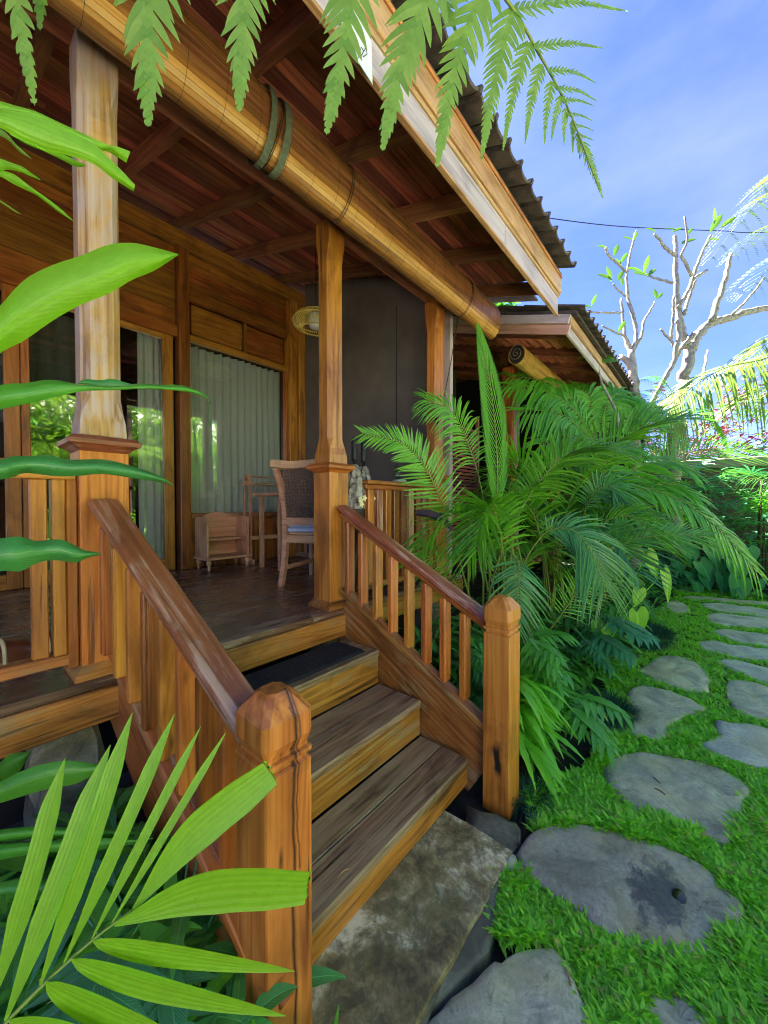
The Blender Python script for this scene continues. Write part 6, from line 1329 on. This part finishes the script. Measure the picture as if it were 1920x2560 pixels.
fernthing('dense fern growing on the stout frangipani trunk above the palms', tuple(at(1690, 1300, d=5.7)), [(pxp(fc, (1640, 975, 5.5), (1590, 990, 5.4), (1540, 1050, 5.3)), {}), (pxp(fc, (1650, 1000, 5.4), (1610, 1030, 5.3), (1580, 1090, 5.2)), {}), (pxp(fc, (1720, 980, 5.5), (1760, 1000, 5.4), (1790, 1060, 5.3)), {}), (pxp(fc, (1700, 1020, 5.4), (1710, 1070, 5.3), (1720, 1120, 5.3)), {}),
    (pxp(fc, (1670, 1030, 5.3), (1650, 1080, 5.3), (1640, 1130, 5.2)), {}), (pxp(fc, (1740, 1020, 5.3), (1790, 1060, 5.2), (1820, 1120, 5.2)), {}), (pxp(fc, (1670, 965, 5.6), (1640, 940, 5.6), (1600, 950, 5.5)), {})], 'lf_fernmid', None, pl=.26, hw=.05, n=16, npn=8, droop=.5)
# ------------------------------------------------------------------ far right planting
def rhapis(label, loc, stems, rs):
    T_ = thing('rhapis_palm', label, 'palm', loc)
    for k in range(stems):
        a = rs.uniform(0, 6.28); r_ = rs.uniform(0, .35); b = np.array(loc)+np.array([r_*math.cos(a), r_*math.sin(a), 0]); h_ = rs.uniform(.6, 1.9)
        mb = MB(); tube(mb, [b, b+up*h_*.5+np.array([.03, 0, 0]), b+up*h_], .014, 6); mb.build('cane', 'trunk', T_, smooth=True)
        for q in range(4):
            c = rs.uniform(0, 6.28); d = nrm(np.array([math.cos(c), math.sin(c), rs.uniform(0, .8)])); m = b+up*(h_-q*.12)+d*rs.uniform(.2, .35); mb = MB(); tube(mb, [b+up*(h_-q*.12), m], .004, 4)
            S_ = nrm(np.cross(d, up)); n_ = nrm(np.cross(S_, d))
            for j in range(11): an = R(-120+24*j); blade(mb, m, d*math.cos(an)+S_*math.sin(an)+n_*.15, n_, rs.uniform(.30, .42), .035, .35, .3, 5, 'lance')
            mb.build('fan_leaf', rs.choice(['lf_palm_blue', 'lf_blue', 'lf_phil']), T_)
    return T_
rs = random.Random(5)
for (x, y, s_, lab) in [(8.6, .15, 9, 'rhapis fan palm clump before the boundary wall, left of the others'), (8.7, -.75, 9, 'rhapis fan palm clump near the right edge with starry leaves'), (9.1, 1.2, 8, 'rhapis fan palm half hidden behind the tree fern'), (8.2, -1.7, 7, 'rhapis fan palm just outside the right edge')]: rhapis(lab, (x, y, 0), s_, rs)
HP = thing('heart_leaf_plant', 'heart leaved climbing plant at the far end of the path', 'plant', tuple(at(1780, 1480, z=0)))
for (u, v, d, L_, a) in [(1835, 1405, 5.7, .34, .1), (1845, 1450, 5.6, .36, -.3), (1775, 1365, 5.9, .32, .2), (1795, 1350, 5.9, .28, -.5), (1750, 1405, 5.9, .30, .4), (1720, 1370, 6.0, .30, .0), (1760, 1435, 5.9, .26, .2), (1805, 1440, 5.8, .26, -.2), (1725, 1430, 6.0, .24, .3), (1815, 1375, 5.9, .28, .3), (1700, 1345, 6.1, .28, 0), (1690, 1400, 6.1, .26, .2), (1870, 1370, 5.8, .30, -.2), (1880, 1480, 5.6, .26, 0), (1790, 1400, 5.95, .3, -.1), (1740, 1455, 5.9, .22, .1)]:
    hleaf(u, v, d, L_, L_*.95, rtv*a+np.array([0, 0, -1])+view*.35, HP, 'lf_heart')
filler('dark leaves filling the far right bed before the wall', 1500, [(7.6, 9.7, -1.2, 1.2, .02, .9), (6.6, 8.8, .3, 1.2, .02, .8), (7.8, 9.8, -6.5, -1.2, .02, 1.2), (9.0, 9.9, -1.2, 2.2, .5, 2.2)], 'lf_blue', .3, .07, 9)
BG = thing('bougainvillea', 'pink flowering bougainvillea showing above the far wall', 'shrub', (11.5, .3, 0))
rs = random.Random(8); tw = MB(); pk = MB(); gr_ = MB()
for k in range(44):
    b = np.array([11.3+rs.uniform(-.5, .8), .35+rs.uniform(-.6, .6), 1.2]); a = rs.uniform(0, 6.28); e = b+np.array([math.cos(a)*.7, math.sin(a)*1.6, rs.uniform(1.3, 2.9)]); P_ = spline([b, (b+e)/2+up*.4, e], 12); tube(tw, P_, .007, 4)
    for q in range(4, 12):
        for j in range(7):
            p = P_[q]+np.array([rs.gauss(0, .09) for _ in range(3)]); c = rs.uniform(0, 6.28); blade(pk if rs.random() < .75 else gr_, p, (math.cos(c), math.sin(c), rs.uniform(-.5, 1)), (0, 0, 1), .12, .09, .1, .3, 3, 'ovate')
tw.build('twigs', 'stemdark', BG); pk.build('pink_bracts', 'pink', BG); gr_.build('foliage', 'lf_fernmid', BG)
# shrubs beyond the wall close the view low down
def tree_mass(name, label, c, r_, n, mat, seed, L0=.18, trunk=True):
    rs = random.Random(seed); T_ = thing(name, label, 'tree', (c[0], c[1], 0)); mb = MB(); cl = [(rs.uniform(-1, 1)*r_[0]*.7, rs.uniform(-1, 1)*r_[1]*.7, rs.uniform(-.6, .8)*r_[2], rs.uniform(.3, .55)) for _ in range(16)]
    for i in range(n):
        q = rs.choice(cl); v = np.array([rs.gauss(0, 1) for _ in range(3)]); v = v/np.linalg.norm(v)*q[3]*rs.random()**.4; p = np.array(c)+np.array([q[0]+v[0]*r_[0], q[1]+v[1]*r_[1], q[2]+v[2]*r_[2]]); a = rs.uniform(0, 6.28)
        blade(mb, p, (math.cos(a), math.sin(a), rs.uniform(-.7, .5)), (0, 0, 1), L0*rs.uniform(.7, 1.3), L0*.32, .3, .2, 3, 'lance')
    o = mb.build('foliage', mat, T_)
    if trunk: tb_ = MB(); tube(tb_, [(c[0], c[1], 0), (c[0]+.1, c[1], c[2]*.6), (c[0], c[1]+.1, c[2])], [.14, .1, .05], 8); tb_.build('trunk', 'trunk', T_, smooth=True)
    return T_
tree_mass('added_shade_tree', 'dense tree added behind the neighbouring house to shade the far end of the path', (9.0, 4.9, 6.1), (1.7, 1.2, 1.2), 3000, 'lf_phil', 41, .3)  # both trees added behind the house to shade the far right bed
tree_mass('added_shade_tree', 'dense tree added beyond the neighbouring house roof end to shade the far bed', (11.6, 4.9, 5.8), (1.7, 1.2, 1.1), 3000, 'lf_phil', 42, .3)
tree_mass('garden_tree', 'low leafy tree behind the palms beyond the wall', (12.6, 2.1, 1.9), (1.2, 1.6, .9), 2600, 'lf_fernmid', 2)
# ------------------------------------------------------------------ the garden across the path, seen mirrored in the glass
def radial_fern(label, c, n, Lr, mat, rs, h_=None, **kw):
    T_ = thing('tree_fern', label, 'fern', (c[0], c[1], 0)); mb = MB(); tube(mb, [(c[0], c[1], 0), (c[0]+.05, c[1], c[2]*.5), c], [.11, .09, .08], 9); mb.build('trunk', 'trunk', T_, smooth=True)
    for k in range(n):
        a = 6.28*k/n+rs.uniform(-.2, .2); d = np.array([math.cos(a), math.sin(a), 0]); L_ = Lr*rs.uniform(.85, 1.1); P_ = [np.array(c), np.array(c)+d*L_*.3+up*L_*.28, np.array(c)+d*L_*.7+up*L_*.22, np.array(c)+d*L_-up*L_*.12]
        mb = MB(); fern(mb, P_, up, 22, .34, .05, 11, droop=.3); mb.build('frond', mat, T_)
    return T_
rs = random.Random(21)
for (x, y, z, lab) in [(2.6, -3.9, 4.0, 'tree fern across the path, mirrored in the middle of the glass door'), (4.6, -4.2, 4.6, 'tree fern across the path, mirrored in the window edge'), (1.0, -4.0, 3.6, 'tree fern across the path, mirrored at the far left glass'), (3.6, -5.2, 5.3, 'tallest tree fern across the path, mirrored high in the glass'), (1.8, -4.9, 2.5, 'short tree fern across the path, mirrored low beside the pillar'), (3.3, -4.3, 2.6, 'short tree fern across the path, mirrored low in the door glass'), (5.8, -4.6, 3.0, 'middle sized tree fern across the path, mirrored in the curtained window')]:
    radial_fern(lab, (x, y, z), 13, 1.35, 'lf_sunfern', rs)
filler('dense garden leaves across the path mirrored in the glass', 14000, [(-1.5, 9.5, -6.9, -5.0, .05, 3.2), (-1.5, 9.5, -6.9, -5.6, 1.2, 4.2), (-1.5, 7.5, -4.8, -3.9, .05, 1.2)], 'lf_sunfern', .34, .09, 12)
filler('tall garden leaves before the added villa mirrored in the door glass', 5000, [(.3, 6.8, -7.3, -6.4, 2.6, 5.6)], 'lf_sunfern', .42, .13, 14)
tree_mass('garden_tree', 'leafy garden tree across the path on the right, mirrored in the glass', (6.5, -6.6, 3.0), (2.2, 1.3, 1.5), 3000, 'lf_fernmid', 31, .26)
tree_mass('garden_tree', 'leafy garden tree across the path on the left, mirrored in the glass', (0.2, -6.6, 2.6), (2.2, 1.3, 1.5), 3000, 'lf_phil', 32, .26)
GW = thing('bounce_villa', 'added white villa bouncing sunlight across the path, mirrored behind the garden in the glass', 'house', (4, -8.5, 0))  # villa added as a sunlit reflector to brighten the shaded veranda
bx('wall', (-6, -7.8, 0), (14, -7.5, 5.2), 'whitewall', GW); bx('roof', (-6.4, -8.6, 5.21), (14.4, -7.1, 5.4), 'tile', GW)
for x in (-3, 1, 5, 9): f_ = bx('window', (x, -7.49, 1.0), (x+1.4, -7.45, 2.5), 'dark', GW)
